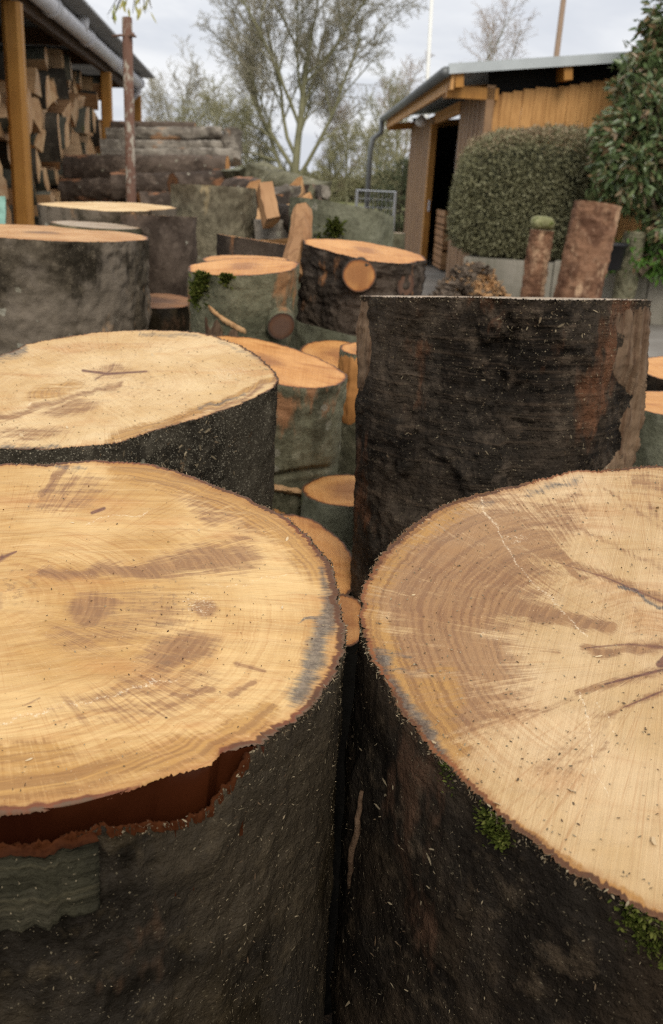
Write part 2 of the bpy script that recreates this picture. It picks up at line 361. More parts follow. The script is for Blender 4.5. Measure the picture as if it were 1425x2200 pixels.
WD_POST = wood_mat('stained_post_timber', (.50,.245,.055), (.40,.185,.04), (30,30,2), .5, .35)
WD_BOARD = wood_mat('stained_board_timber', (.70,.385,.14), (.56,.295,.10), (38,38,2.2), .6, .6, 2)
WD_DOOR = wood_mat('weathered_board_timber', (.38,.235,.125), (.30,.185,.105), (36,36,2.0), .65, .6, 4)
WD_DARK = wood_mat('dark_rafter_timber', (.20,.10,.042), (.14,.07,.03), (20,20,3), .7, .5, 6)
WD_SPLIT = wood_mat('split_wood', (.55,.35,.18), (.44,.25,.11), (45,45,5), .7, .55, 8)
WD_SPLIT_O = wood_mat('split_wood_orange', (.50,.24,.075), (.40,.17,.05), (60,60,4), .65, .5, 9)
WD_SPLIT_B = wood_mat('split_wood_brown', (.42,.24,.115), (.31,.165,.075), (50,50,4), .7, .6, 10)
WD_RED = wood_mat('fresh_wet_heartwood', (.026,.0062,.0026), (.085,.023,.007), (45,45,14), .28, .3, 3, .25)
WD_CAMB = wood_mat('inner_bark', (.062,.019,.006), (.026,.009,.004), (240,240,240), .9, .7, 12, .3, .04)

# ------------------------------------------------------------------ log rounds
def frame(axis, xdir=(1,0,0)):
    a = np.asarray(axis, float); a = a / np.linalg.norm(a)
    x = np.asarray(xdir, float)
    if abs(x @ a) > .9: x = np.array([0, 0, 1.0])
    x = x - a * (x @ a); x /= np.linalg.norm(x)
    return x, np.cross(a, x), a
REC = {}
def log_round(name, label, top, R, L, axis=(0,0,1), slope=(0,0), outline=None, bark=BV, face=FT, seed=0, nth=160, nh=40, nr=24, irr=.05, rough=.004,
              oval=(1,1), taper=0.0, extra=None, stains=None, drop=None, inset=None, group='freshly sawn log rounds', cat='log round', key=None, both=False, pith=(0,0), jag=.0006, bark_inner=True):
    x, y, a = frame(axis); rot = np.stack([x, y, a], 1)
    base = np.asarray(top, float) - a * L
    root = empty(name, base, rot, label, cat, group)
    th = np.linspace(0, 2*np.pi, nth, endpoint=False); ct, st = np.cos(th), np.sin(th)
    if outline is not None: r = np.interp(th, outline[0], outline[1], period=2*np.pi)
    else:
        r = R * (1 + irr * fbm(np.c_[ct*1.1+seed*7.1, st*1.1, th*0], 3, seed))
        r = r / np.sqrt((ct/oval[0])**2 + (st/oval[1])**2)
    v = np.linspace(0, 1, nh); v = 1 - (1 - v)**1.15
    TH, VV = np.meshgrid(th, v, indexing='ij')
    RR = r[:, None] * (1 + taper * (1 - VV)**2)
    q = np.stack([np.cos(TH)*R*1.0, np.sin(TH)*R, VV*L], -1)
    disp = rough * (fbm(q*22+seed, 4, seed+3) + .8*np.abs(fbm(q*np.array([9,9,30])+seed*2, 3, seed+7)) + .55*fbm(q*np.array([90,90,60])+seed, 3, seed+5)) + R*.07*fbm(q*4+seed, 3, seed+9)*(1-VV)*1.2
    if extra is not None: disp = disp + extra(TH, VV*L - L)      # height measured from the top
    RR = RR + disp
    RR[:, -1] += jag * rng.standard_normal(nth)
    ztop = L + slope[0]*r*ct + slope[1]*r*st
    dr = drop(th) if drop is not None else 0*th
    Z = VV * (ztop - dr)[:, None]
    V = np.stack([RR*np.cos(TH), RR*np.sin(TH), Z], -1).reshape(-1, 3)
    Fq = grid_faces(nth, nh, True)
    bk = mesh('bark', V, Fq, bark, root)
    # cut face
    ro = RR[:, -1]
    if inset is not None:
        iv = inset(th); ro = np.where(iv > .0015, r - iv, ro - iv)
    k = np.linspace(0, 1, nr)**.85; k[0] = 1e-4
    FR = ro[:, None]*k[None]; T2 = np.repeat(th[:, None], nr, 1)
    X = FR*np.cos(T2) + pith[0]*(1-k[None]); Y = FR*np.sin(T2) + pith[1]*(1-k[None])
    zz = L + slope[0]*X + slope[1]*Y + .0012*fbm(np.stack([X*30, Y*90, X*0], -1), 3, seed)
    zz[:, -1] = (ztop if drop is not None else Z[:, -1]) + jag * rng.standard_normal(nth) * .7
    FV = np.stack([X, Y, zz], -1).reshape(-1, 3)
    rad = (k[None]*(ro*(.45) + .55*ro.mean())[:, None]).ravel()
    edge = (ro[:, None]*(1-k[None])).ravel(); angv = T2.copy()
    att = dict(rad=rad, edge=edge, ang=(np.abs(T2-np.pi)*2.2+np.sin(T2)*.6).ravel())
    if drop is not None:
        att['edge'] = (edge + (dr[:, None]*.35 + 0*k[None]).ravel())
    W = FV @ rot.T + base
    if stains is not None:
        px, py = proj(W); s1, s2 = stains(px, py); att['stain'] = s1; att['stain2'] = s2
    fc = mesh('cut_face', FV, grid_faces(nth, nr, True), face, root, att)
    # bottom face
    if both:
        mesh('cut_face', np.c_[RR[:,0]*ct, RR[:,0]*st, 0*th], [tuple(range(nth-1, -1, -1))], face, root, dict(rad=r, edge=r*0+.05, ang=th), smooth=False)
    if key: REC[key] = dict(root=root, rot=rot, base=base, th=th, v=v, V=V.reshape(nth, nh, 3), FV=FV.reshape(nth, nr, 3), ro=ro, R=R, L=L, r=r, ztop=ztop, slope=slope, RR=RR, dr=dr)
    return root

def outline_from_px(pts, c, d, tilt, fill):
    """radius over angle of a traced rim lying on the cut plane; the unseen part is completed"""
    C = P(*c, d); n = np.array([-tilt[0], -tilt[1], 1.0])       # plane z = C.z + tx*x + ty*y
    th, r = [], []
    for q in pts:
        dv = ray(*q); w = CAM + dv * (((C - CAM) @ n) / (dv @ n)); e = w - C
        th.append(math.atan2(e[1], e[0])); r.append(math.hypot(e[0], e[1]))
    for (ad, rr) in fill: th.append(R_(ad)); r.append(rr)
    th = np.mod(np.array(th), 2*np.pi); r = np.array(r); o = np.argsort(th); th = th[o]; r = r[o]
    tt = np.linspace(0, 2*np.pi, 1440, endpoint=False); rr = np.interp(tt, th, r, period=2*np.pi)
    ker = np.hanning(25); ker /= ker.sum()
    rr = np.convolve(np.r_[rr[-24:], rr, rr[:24]], ker, 'same')[24:-24]
    return C, (tt, rr), list(zip(np.degrees(th).round(), r.round(3)))

# stain masks, measured on the cut faces
def seg(px, py, pts, w0, w1=None):
    w1 = w0 if w1 is None else w1; best = np.zeros_like(px); n = len(pts) - 1
    for i in range(n):
        (ax, ay), (bx, by) = pts[i], pts[i+1]; dx, dy = bx-ax, by-ay
        t = np.clip(((px-ax)*dx + (py-ay)*dy)/(dx*dx+dy*dy), 0, 1); d = np.hypot(px-ax-t*dx, py-ay-t*dy)
        w = w0 + (w1-w0)*(i+t)/n
        best = np.maximum(best, np.clip(1 - d/w, 0, 1))
    return best
def blob(px, py, cx, cy, rx, ry, rot=0):
    c, s = math.cos(R_(rot)), math.sin(R_(rot)); u = (px-cx)*c + (py-cy)*s; v = -(px-cx)*s + (py-cy)*c
    return np.clip(1.9*(1 - np.sqrt((u/rx)**2 + (v/ry)**2)), 0, 1)
def warp(px, py, a=14, f=45, s=0):
    q = np.stack([px/f, py/f, 0*px], -1); return px + a*fbm(q, 3, s), py + a*fbm(q+31, 3, s+1)
def mx(*a):
    o = a[0]
    for b in a[1:]: o = np.maximum(o, b)
    return o
def rgb(a, b, c): return np.clip(np.stack([a, b, c], -1), 0, 1)

def stains_A(px, py):
    x, y = warp(px, py)
    brown = mx(seg(x,y,[(90,1234),(300,1222),(420,1205),(520,1195)],16,62)*.85, blob(x,y,300,1500,260,70,-10)*.4, blob(x,y,150,1060,120,50,-20)*.4, blob(x,y,260,1330,230,90,-14)*.38, blob(x,y,480,1100,160,40,22)*.5, blob(x,y,200,1310,80,55,-10)*.7, blob(x,y,380,1395,120,50,-14)*.75,
               seg(px,py,[(548,1464),(498,1492)],8,15)*.9, seg(px,py,[(508,1427),(568,1442)],10,8)*.9, seg(x,y,[(370,1492),(450,1480)],16)*.9, seg(x,y,[(90,1062),(140,1010)],14,22)*.9,
               seg(x,y,[(130,1070),(160,1030)],14)*.7, blob(x,y,440,1310,45,22)*.7)
    grey = mx(seg(x,y,[(712,1290),(700,1345),(680,1395),(665,1440),(640,1490)],34,42), seg(x,y,[(690,1330),(640,1330)],12,2)*.8, seg(x,y,[(700,1270),(690,1230)],16)*.7, seg(x,y,[(120,1002),(180,1010)],14)*.5)
    dark = mx(seg(px,py,[(0,1200),(35,1185)],16,5), seg(px,py,[(-30,1235),(5,1195)],12), seg(px,py,[(198,1102),(224,1092)],9), blob(x,y,-20,1290,40,35)*.6, seg(px,py,[(395,1483),(445,1478)],7)*.6, seg(px,py,[(95,1060),(120,1028)],6)*.7,
              seg(px,py,[(52,1516),(85,1500)],8)*.7, seg(px,py,[(520,1170),(540,1165)],4)*.5)
    dust = mx(seg(x,y,[(-20,1560),(160,1510),(380,1455)],14,10)*.8, seg(x,y,[(180,1125),(320,1105)],5)*.9, blob(x,y,430,1300,60,40)*.6, seg(x,y,[(450,1262),(640,1225)],5)*.7, seg(x,y,[(600,1130),(560,1140)],10)*.5)
    orange = mx(seg(x,y,[(260,1005),(400,1035),(520,1085),(620,1145),(680,1225)],46,50)*.8, seg(x,y,[(-20,1690),(150,1670),(330,1635),(470,1590),(580,1530)],62,40)*.75, blob(x,y,60,1620,160,40,-6)*.5)
    dirt = mx(blob(x,y,330,1300,160,80,-12), blob(x,y,380,1400,120,60,-14), blob(x,y,40,1260,60,60)*.9)
    return rgb(brown, grey, dark), rgb(dust, orange, dirt)
def stains_B(px, py):
    x, y = warp(px, py, 9, 40, 4)
    brown = mx(seg(x,y,[(-20,905),(120,865),(260,825)],16,10)*.7, blob(x,y,150,880,90,22,-12)*.6, blob(x,y,60,930,120,18)*.5, blob(x,y,240,800,60,22)*.45, seg(x,y,[(380,905),(520,860),(585,818)],14,8)*.7)
    grey = mx(seg(x,y,[(-10,770),(50,752)],18)*.8, seg(x,y,[(0,958),(120,962)],12)*.8, seg(x,y,[(470,735),(560,778)],9)*.5, seg(x,y,[(430,880),(530,845)],9,6)*.7, seg(x,y,[(300,712),(430,722)],8)*.5)
    dark = mx(seg(px,py,[(178,796),(230,803),(315,798)],7,5)*1.1, seg(px,py,[(205,815),(240,795)],6)*.8, seg(px,py,[(240,795),(245,780)],5)*.7)
    dust = mx(blob(x,y,500,800,60,25)*.6, seg(x,y,[(60,870),(64,868)],6), blob(x,y,100,760,80,12)*.5)
    orange = mx(seg(x,y,[(240,945),(400,895),(590,812)],22,8)*.75, blob(x,y,120,840,100,25,-12)*.4)
    dirt = mx(blob(x,y,250,820,140,50)*.9, blob(x,y,300,750,140,22)*.7)
    return rgb(brown, grey, dark), rgb(dust, orange, dirt)
def stains_C(px, py):
    x, y = warp(px, py, 16, 50, 8)
    brown = mx(blob(x,y,980,1230,290,215,-25)*.78, blob(x,y,950,1450,240,190,10)*.72, blob(x,y,1150,1150,170,80,-30)*.55, blob(x,y,1230,1600,200,60,-40)*.25, seg(x,y,[(1000,1300),(1150,1310),(1310,1352)],50,22)*1.1, seg(x,y,[(1120,1160),(1200,1200),(1260,1235)],30,14)*.9, seg(x,y,[(1050,1130),(1150,1100),(1250,1060)],26,16)*.6,
               blob(x,y,1000,1400,150,36,-8)*.7, seg(x,y,[(880,1450),(1000,1500),(1100,1490)],40,16)*.7, seg(x,y,[(900,1580),(1050,1540),(1150,1530)],26,8)*.6, seg(x,y,[(1250,1400),(1430,1385)],16,26)*.9,
               seg(x,y,[(1200,1680),(1300,1610)],16)*.5, seg(px,py,[(1100,1165),(1300,1238),(1450,1302)],12,20)*.75, seg(px,py,[(1240,1490),(1440,1434)],12,22)*.8, seg(px,py,[(1310,1535),(1440,1476)],9,18)*.7, seg(px,py,[(1090,1560),(1230,1500)],12)*.45, seg(px,py,[(1000,1385),(1200,1400)],12)*.45, seg(px,py,[(1150,1090),(1440,1230)],8,16)*.45, seg(px,py,[(1300,1050),(1445,1150)],8,14)*.4, seg(x,y,[(1230,1062),(1262,1100)],14,18)*.6, seg(x,y,[(1370,1030),(1440,1045)],22)*.6, seg(x,y,[(1390,1065),(1410,1110)],14)*.5)
    grey = mx(seg(x,y,[(818,1420),(850,1480),(900,1550),(950,1625)],30,26)*.95, seg(x,y,[(830,1405),(880,1412)],9)*.6, seg(x,y,[(845,1440),(910,1440)],9)*.6, seg(x,y,[(1130,1055),(1250,1030)],18)*.55, seg(x,y,[(1000,1085),(1060,1075)],16)*.4, seg(x,y,[(1330,1260),(1430,1300)],10,7)*.9)
    dark = mx(seg(px,py,[(1190,1206),(1300,1240),(1440,1300)],3,9)*.8, seg(px,py,[(1300,1470),(1440,1435)],5,11), seg(px,py,[(1340,1520),(1440,1478)],4,8)*.9, seg(px,py,[(1260,1392),(1350,1384),(1440,1392)],5,14)*.8, blob(x,y,1425,1420,26,14),
              seg(px,py,[(1000,1210),(1090,1320)],3)*.7, seg(px,py,[(1050,1330),(1100,1345)],5)*.5, seg(px,py,[(1370,1120),(1440,1150)],5)*.5)
    dust = mx(seg(x,y,[(1032,1062),(1050,1100),(1080,1150),(1110,1215)],8,5), seg(x,y,[(1110,1215),(1200,1300),(1270,1370)],7,9)*.9, seg(x,y,[(1240,1490),(1262,1580),(1300,1710)],8,3), seg(x,y,[(1285,1500),(1320,1590)],6,3)*.8, seg(x,y,[(1150,1700),(1180,1570)],5,3)*.7,
              blob(x,y,1110,1150,50,16)*.6, blob(x,y,880,1150,60,40)*.3, blob(x,y,1050,1370,50,16)*.5)
    orange = mx(seg(x,y,[(790,1330),(830,1420),(880,1500),(960,1600)],50,70)*.72, seg(x,y,[(800,1260),(880,1150),(1000,1080)],46)*.5, blob(x,y,930,1500,90,90)*.5, seg(x,y,[(1090,1760),(1250,1870),(1420,1970)],12,18)*.8)
    dirt = mx(blob(x,y,1380,1330,70,50)*.8, blob(x,y,1200,1250,140,80)*.45)
    return rgb(brown, grey, dark), rgb(dust, orange, dirt)

# ---- A : front left
A_px = [(0,1000),(100,995),(200,990),(300,995),(390,1012),(405,1022),(480,1050),(560,1085),(620,1118),(665,1160),(690,1185),(704,1215),(718,1250),(735,1300),(740,1350),(737,1400),(722,1450),(690,1500),(640,1545),(590,1580),(550,1606),(480,1655),(400,1700),(300,1745),(200,1778),(100,1800),(0,1810)]
tA = math.tan(R_(7))
cA, oA, infoA = outline_from_px(A_px, (10,1345), .62, (0,tA), [(130,.26),(160,.25),(180,.245),(205,.24),(235,.235)])
# inner wood edge along the torn bark
Ain = [(560,1598),(530,1602),(500,1612),(478,1612),(455,1640),(430,1648),(400,1655),(340,1668),(290,1690),(200,1715),(100,1735),(0,1745),(-120,1740)]
def ang_r(pts, C, tilt):
    n = np.array([-tilt[0], -tilt[1], 1.0]); out = []
    for q in pts:
        dv = ray(*q); w = CAM + dv * (((C - CAM) @ n) / (dv @ n)); e = w - C; out.append((math.degrees(math.atan2(e[1], e[0])), math.hypot(e[0], e[1])))
    return out
ai = ang_r(Ain, cA, (0,tA)); ai.sort()
ai_a = np.array([p[0] for p in ai]); ai_r = np.array([p[1] for p in ai])
def A_inset(th):
    d = np.degrees(np.arctan2(np.sin(th), np.cos(th))); ro = np.interp(th, oA[0], oA[1], period=2*np.pi)
    ri = np.interp(d, ai_a, ai_r); w = sstep(ai_a[0]-8, ai_a[0]+2, d) * (d < ai_a[-1])
    w = np.where(d > ai_a[-1], 0, w)
    return np.clip((ro - ri), 0, .05) * w
dfl0 = ang_r([(212,1800)], cA, (0,tA))[0][0]
aT = ai_a[-3]                                                   # where the tear begins (right end)
def A_drop(th):
    d = np.degrees(np.arctan2(np.sin(th), np.cos(th)))
    w = sstep(ai_a[0]-10, ai_a[0], d) * (1 - sstep(aT-2.5, aT+.5, d))
    return w * (.002 + .017*sstep(dfl0+1, dfl0+16, d)*(1-.35*sstep(aT-9, aT, d)) + .0035*fbm(np.c_[d*.5, d*0, d*0], 4, 5))
def A_extra(TH, z):
    d = np.degrees(np.arctan2(np.sin(TH), np.cos(TH)))
    e = .010*np.exp(-((z+.19 + .05*np.sin(R_(d)*2.2))/.012)**2) * sstep(-115,-80,d) * (1-sstep(-60,-45,d))
    e += -.005*np.exp(-((z+.205+.05*np.sin(R_(d)*2.2))/.008)**2) * sstep(-115,-80,d) * (1-sstep(-60,-45,d))
    return e + .003*np.exp(-((z+.035)/.012)**2)*sstep(-95,-80,d)*(1-sstep(aT-10,aT,d))
rA = log_round('log_round', 'large front left log round with torn bark and a dark red gap at its rim', cA, .24, .98, slope=(0,tA), outline=oA, bark=BA, face=FA, seed=1, nth=1100, nh=420, nr=330,
               rough=.0036, stains=stains_A, drop=A_drop, inset=A_inset, extra=A_extra, key='A', jag=.0008, pith=(-.02,.03))
# exposed wood wall in the tear and the bark lip
rec = REC['A']; th = rec['th']; dgs = np.degrees(np.arctan2(np.sin(th), np.cos(th)))
sel = np.where((dgs > ai_a[0]-6) & (dgs < ai_a[-1]))[0]; sel = sel[np.argsort(dgs[sel])]
nz = 24; W = []
for i in sel:
    r0 = rec['ro'][i]; r1 = rec['RR'][i, -1]; zt = rec['ztop'][i] + rec['slope'][1]*0
    zt = rec['L'] + tA*r0*math.sin(th[i])
    for j in range(nz):
        k = j/(nz-1); rr = r0 - .0015*math.sin(k*3.1) + .0012*float(vnoise(np.array([th[i]*9, k*2, 0]), 3)) - .004*k
        W.append((rr*math.cos(th[i]), rr*math.sin(th[i]), zt - .0006 - k*.06))
mesh('exposed_wood', W, grid_faces(len(sel), nz), WD_RED, rec['root'])
lip = []; selL = np.where((dgs > ai_a[0]-6) & (dgs < aT+1.0))[0]; selL = selL[np.argsort(dgs[selL])]
for i in selL:
    r1 = rec['RR'][i, -1]; zt = rec['ztop'][i] - rec['dr'][i]
    wd = (.12+.36*abs(float(vnoise(np.array([th[i]*14, 0, 0]), 18))))*min(.0060, max(.001, rec['RR'][i,-1]-rec['ro'][i]))
    for j, (dr_, dz) in enumerate(((.0008,-.004),(.0006,.0004),(-.35,.0012),(-.7,.0008),(-1,.0004),(-1.02,-.05))):
        rr = r1 + (dr_ if dr_ > 0 else dr_*wd) + .0008*float(vnoise(np.array([th[i]*90, j, 0]), 8))
        lip.append((rr*math.cos(th[i]), rr*math.sin(th[i]), zt + dz + .0018*float(fbm(np.array([[th[i]*60, j*.4, 4]]), 4, 9)[0])))
mesh('bark_lip', lip, grid_faces(len(selL), 6), WD_CAMB, rec['root'])
# loose bark flap at the far left of the tear
def flap(d0, d1, z0, z1, off, thick):
    V = []; nd, nz = 70, 30
    aa = np.linspace(d0, d1, nd)
    for s in (0, 1):
        for i, dg in enumerate(aa):
            t_ = R_(dg); r = np.interp(np.mod(t_, 2*np.pi), rec['th'], rec['RR'][:, -1])
            for j in range(nz):
                k = j/(nz-1); z = rec['L'] + tA*r*math.sin(t_) + z1 + (z0 - z1)*(1-k)*(1 + .22*float(fbm(np.array([[dg*.13, 0, 1.0]]), 3, 6)[0])) + .0015*float(vnoise(np.array([dg*.5, k, 2]), 6))
                rr = r + off + (thick if s else 0)*(1 - .3*(1-k)) + .0014*float(fbm(np.array([[dg*.12, k*9, s]]), 3, 4)[0]) + .0030*abs(float(fbm(np.array([[dg*.05, k*7, 5.0]]), 4, 14)[0]))*s
                V.append((rr*math.cos(t_), rr*math.sin(t_), z))
    n1 = nd*nz; Fs = [tuple(f) for f in grid_faces(nd, nz) + n1]
    bd = [i*nz+nz-1 for i in range(nd)]; bt = [i*nz for i in range(nd)]; b0 = list(range(nz)); b1 = [(nd-1)*nz+j for j in range(nz)]
    for L_ in (bd, bt, b0, b1): Fs += [(a, b, b+n1, a+n1) for a, b in zip(L_[:-1], L_[1:])]
    mi = [0]*((nd-1)*(nz-1)) + [1]*(nd-1) + [0]*(nd-1) + [1]*(2*(nz-1))
    return mesh('bark_flap', V, Fs, None, rec['root'], mats=[BGRN, WD_CAMB], midx=mi)
BGRN = bark_mat('bark_flap_green', (.014,.013,.008), (.034,.031,.019), (.080,.073,.047), flecks=.06, stri=.5, grey=.12, seed=15, bump=.8)
dflap = ang_r([(212,1800)], cA, (0,tA))[0][0]
flap(dflap-42, dflap, -.050, -.0015, .0012, .0062)

# ---- B : behind A on the left
B_px = [(0,762),(60,740),(150,722),(250,712),(350,710),(430,715),(462,723),(470,728),(530,750),(575,785),(593,806),(595,816),(585,832),(540,857),(480,882),(390,907),(330,926),(260,950),(200,956),(100,966),(0,962)]
tB = math.tan(R_(10)); tBx = math.tan(R_(4))
cB, oB, infoB = outline_from_px(B_px, (225,835), 1.2, (tBx,tB), [(140,.225),(165,.23),(180,.235),(200,.235),(220,.225)])
rB = log_round('log_round', 'pale round with a small purple crack at its heart', cB, .22, .9, slope=(tBx,tB), outline=oB, bark=BB, face=FB, seed=2, nth=800, nh=220, nr=180, rough=.003, stains=stains_B, key='B', jag=.001,
               extra=lambda TH, z: -.012*np.exp(-((z+.085+.05*(np.degrees(np.arctan2(np.sin(TH),np.cos(TH)))+60)/40)/.009)**2)*sstep(-85,-65,np.degrees(np.arctan2(np.sin(TH),np.cos(TH))))*(1-sstep(-40,-25,np.degrees(np.arctan2(np.sin(TH),np.cos(TH))))))

# ---- C : front right
C_px = [(1425,1000),(1340,1005),(1265,1014),(1258,1008),(1245,1010),(1180,1025),(1100,1045),(1030,1062),(960,1085),(900,1120),(850,1160),(815,1200),(790,1240),(778,1270),(775,1310),(775,1340),(790,1390),(815,1440),(850,1500),(890,1560),(940,1620),(1000,1690),(1060,1740),(1130,1795),(1200,1850),(1280,1900),(1350,1945),(1425,1985)]
tC = math.tan(R_(13))
cC, oC, infoC = outline_from_px(C_px, (1420,1420), .62, (0,tC), [(60,.27),(35,.25),(0,.235),(-25,.235),(-50,.24)])
def C_extra(TH, z):
    d = np.degrees(np.arctan2(np.sin(TH), np.cos(TH)))
    return .010*sstep(-.05, -.45, z)*np.exp(-((d+172)/9)**2) + .006*np.exp(-((d+178)/2.5)**2)*sstep(-.08,-.1,z)*(1-sstep(-.16,-.19,z))
rC = log_round('log_round', 'large front right log round with brown streaked face and green moss tufts', cC, .23, .93, slope=(0,tC), outline=oC, bark=BC, face=FC, seed=3, nth=1100, nh=420, nr=330, rough=.0032, stains=stains_C, key='C', jag=.0008, extra=C_extra)

# ---- D : tall dark round behind C
def D_extra(TH, z):
    d = np.degrees(np.arctan2(np.sin(TH), np.cos(TH)))
    q = np.stack([d*.06, z*16, 0*z], -1); n = fbm(q, 4, 21)
    m = sstep(.0, .35, n + .9*np.exp(-((d+118)/22)**2 - ((z+.15)/.11)**2)) * sstep(-150,-130,d)*(1-sstep(-95,-70,d))
    e = -.015*m - .005*sstep(.1,.5,fbm(np.stack([d*.045, z*11, 0*z], -1), 4, 33))
    e += .006*(1-sstep(.0,.02,-z-.0))*0
    e += .006*sstep(-35,-28,d)*(1-sstep(15,30,d))*sstep(-.30,-.26,z) + .004*(vnoise(np.stack([d*.9, z*3, 0*z], -1), 5))*sstep(-40,-30,d)*(1-sstep(10,30,d))
    e += .006*(1-sstep(-152,-146,d))*sstep(-180,-170,d)
    return e
tD = -math.tan(R_(6.8))
topD = P(1076, 640, 1.26)
rD = log_round('log_round', 'tall upright dark log round with torn ridged bark behind the front right round', topD, .185, topD[2]-.02, axis=(-.02,.0,1), slope=(.02,-math.tan(R_(6.0))), bark=BD, face=FG, seed=4, nth=900, nh=420, nr=40, rough=.005, irr=.035, taper=.06, extra=D_extra, key='D', jag=.0010)

# ---- details on the front rounds
def on_bark(key, dg, z, off=0.0):                               # local point on the bark, z measured down from the top
    r = REC[key]; i = int(np.mod(dg, 360)/360*len(r['th'])) % len(r['th']); zz = r['V'][i, :, 2]
    j = int(np.argmin(np.abs(zz - (zz[-1]+z)))); p = r['V'][i, j].copy(); p[:2] *= 1 + off/np.hypot(p[0], p[1]); return p
def deg_at(key, qx, qy, z=0):                                   # bark angle whose surface point shows nearest a picture point
    r = REC[key]; W = r['V'].reshape(-1, 3) @ r['rot'].T + r['base']; x, y = proj(W)
    d2 = ((x-qx)**2 + (y-qy)**2); dep = (W-CAM) @ _fw
    d2 = d2 + 1e4*np.maximum(0, dep - np.median(dep))*10
    k = int(np.argmin(d2)); i, j = divmod(k, r['V'].shape[1]); return np.degrees(r['th'][i]), r['V'][i, j, 2] - r['V'][i, -1, 2]
def moss_patch(key, pts, n, mat, size=.005):
    V, Fs, A = [], [], []
    for (px_, py_, rad) in pts:
        dg, z0 = deg_at(key, px_, py_)
        for k in range(n):
            a, q = random.gauss(0, rad*.55), random.gauss(0, rad*.45)
            p = on_bark(key, dg + math.degrees(a/.23), min(-.001, z0 + q), 0.0)
            nrm = np.array([p[0], p[1], 0])/np.hypot(p[0], p[1])
            d = nrm*random.uniform(.5, 1.2) + np.array([random.gauss(0,.6), random.gauss(0,.6), random.uniform(-.2, 1.0)]); d /= np.linalg.norm(d)
            s = np.cross(d, (random.random(), random.random(), random.random()-.5)); s /= np.linalg.norm(s) + 1e-9
            L = size*random.uniform(.5, 1.4); w = L*.16; b = len(V)
            V += [p - s*w, p + s*w, p + d*L*.6 + s*w*1.2, p + d*L, p + d*L*.6 - s*w*1.2]; Fs.append((b, b+1, b+2, b+3, b+4)); c = random.random(); A += [(c, random.random(), 0)]*5
    return mesh('moss', V, Fs, mat, REC[key]['root'], dict(lv=np.array(A)), smooth=False)
MOSS = leaf_mat('moss_green', ((.035,.048,.008), (.095,.115,.02), (.17,.18,.045)), .9, .3, .1)
moss_patch('C', [(1052,1772,.010), (1082,1797,.007)], 200, MOSS, .0035)
moss_patch('C', [(1395,2010,.014), (1425,2035,.014), (1365,1975,.006)], 200, MOSS, .0036)
moss_patch('C', [(960,1655,.010)], 70, MOSS, .0025)
mb = MB(); pts = []
d0, z0 = deg_at('C', 775, 1760)
for k in range(14):
    t_ = k/13; p = on_bark('C', d0 + .7*math.sin(t_*4), -.10 - t_*.085, .001 + .003*math.sin(t_*3.14)); pts.append(p)
mb.tube(pts, [.0010+.0014*math.sin(.3+2.6*k/13) for k in range(14)], 8); mb.build('bark_splinter', bark_mat('splinter_brown', (.05,.03,.018), (.10,.062,.038), (.17,.11,.07), flecks=.2, seed=17, sc=2), REC['C']['root'], True)

FCP = face_mat('end_grain_cream', (.74,.55,.30), (.62,.42,.20), 25, .3, (.24,.12,.06), (.12,.08,.05), False, 6.3, .005)
#D
WD_OLD = wood_mat('weathered_torn_wood', (.22,.145,.085), (.12,.075,.045), (110,110,7), .8, .95, 23, 1.0)
def surf_patch(name, key, box, mat, off, fn=None, n=(26, 18), sub=0):
    d0, d1, z0, z1 = box; V = []
    for i in range(n[0]):
        for j in range(n[1]):
            a, b = i/(n[0]-1), j/(n[1]-1); dg = d0+(d1-d0)*a; z = z0+(z1-z0)*b
            if fn: dg, z = fn(a, b, dg, z)
            bump_ = (math.sin(math.pi*a)*math.sin(math.pi*b) + 1e-9)**.4
            V.append(on_bark(key, dg, z, off*bump_*(1 + .9*float(fbm(np.array([[dg*.55, z*9, 3.0]]), 3, 7)[0])) - .0025*(1-bump_)))
    return mesh(name, V, grid_faces(*n), mat, REC[key]['root'])
# ---- rounds and blocks behind
def px_round(label, px, py, d, R, L, **kw):
    top = P(px, py, d)
    if L is None: L = top[2] - .01
    return log_round('log_round', label, top, R, L, **kw)
def stub(root, key, wpos, normal, r, L, face, bark, name='branch_stub'):
    x, y, a = frame(normal, (0,0,1)); n = 36; V = []
    rr = [r*(1+.05*float(vnoise(np.array([math.cos(2*math.pi*i/n)*1.3, math.sin(2*math.pi*i/n)*1.3, r*99]), 2))) for i in range(n)]
    for k in (0, .7, .95, 1):
        for i in range(n):
            t_ = 2*math.pi*i/n; V.append(np.asarray(wpos) + a*(L*(k-1)) + (x*math.cos(t_) + y*math.sin(t_))*rr[i]*(1.12-.12*k if k < 1 else .97))
    inv = REC[key]['rot'].T; V = [(inv @ (v - REC[key]['base'])) for v in V]
    Fs = [(k*n+i, k*n+(i+1)%n, (k+1)*n+(i+1)%n, (k+1)*n+i) for k in range(3) for i in range(n)]
    s = mesh(name, V, Fs, bark, root)
    FV, ra, ed, an = [], [], [], []
    for k in np.linspace(0.01, 1, 9):
        for i in range(n):
            t_ = 2*math.pi*i/n; w = np.asarray(wpos) + a*.0006 + (x*math.cos(t_)+y*math.sin(t_))*rr[i]*.97*k
            FV.append(inv @ (w - REC[key]['base'])); ra.append(rr[i]*k); ed.append(rr[i]*(1-k)); an.append(abs(t_-math.pi)*2)
    Fc = [(k*n+i, k*n+(i+1)%n, (k+1)*n+(i+1)%n, (k+1)*n+i) for k in range(8) for i in range(n)]
    mesh('cut_face', FV, Fc, face, s, dict(rad=ra, edge=ed, ang=an))
    return s

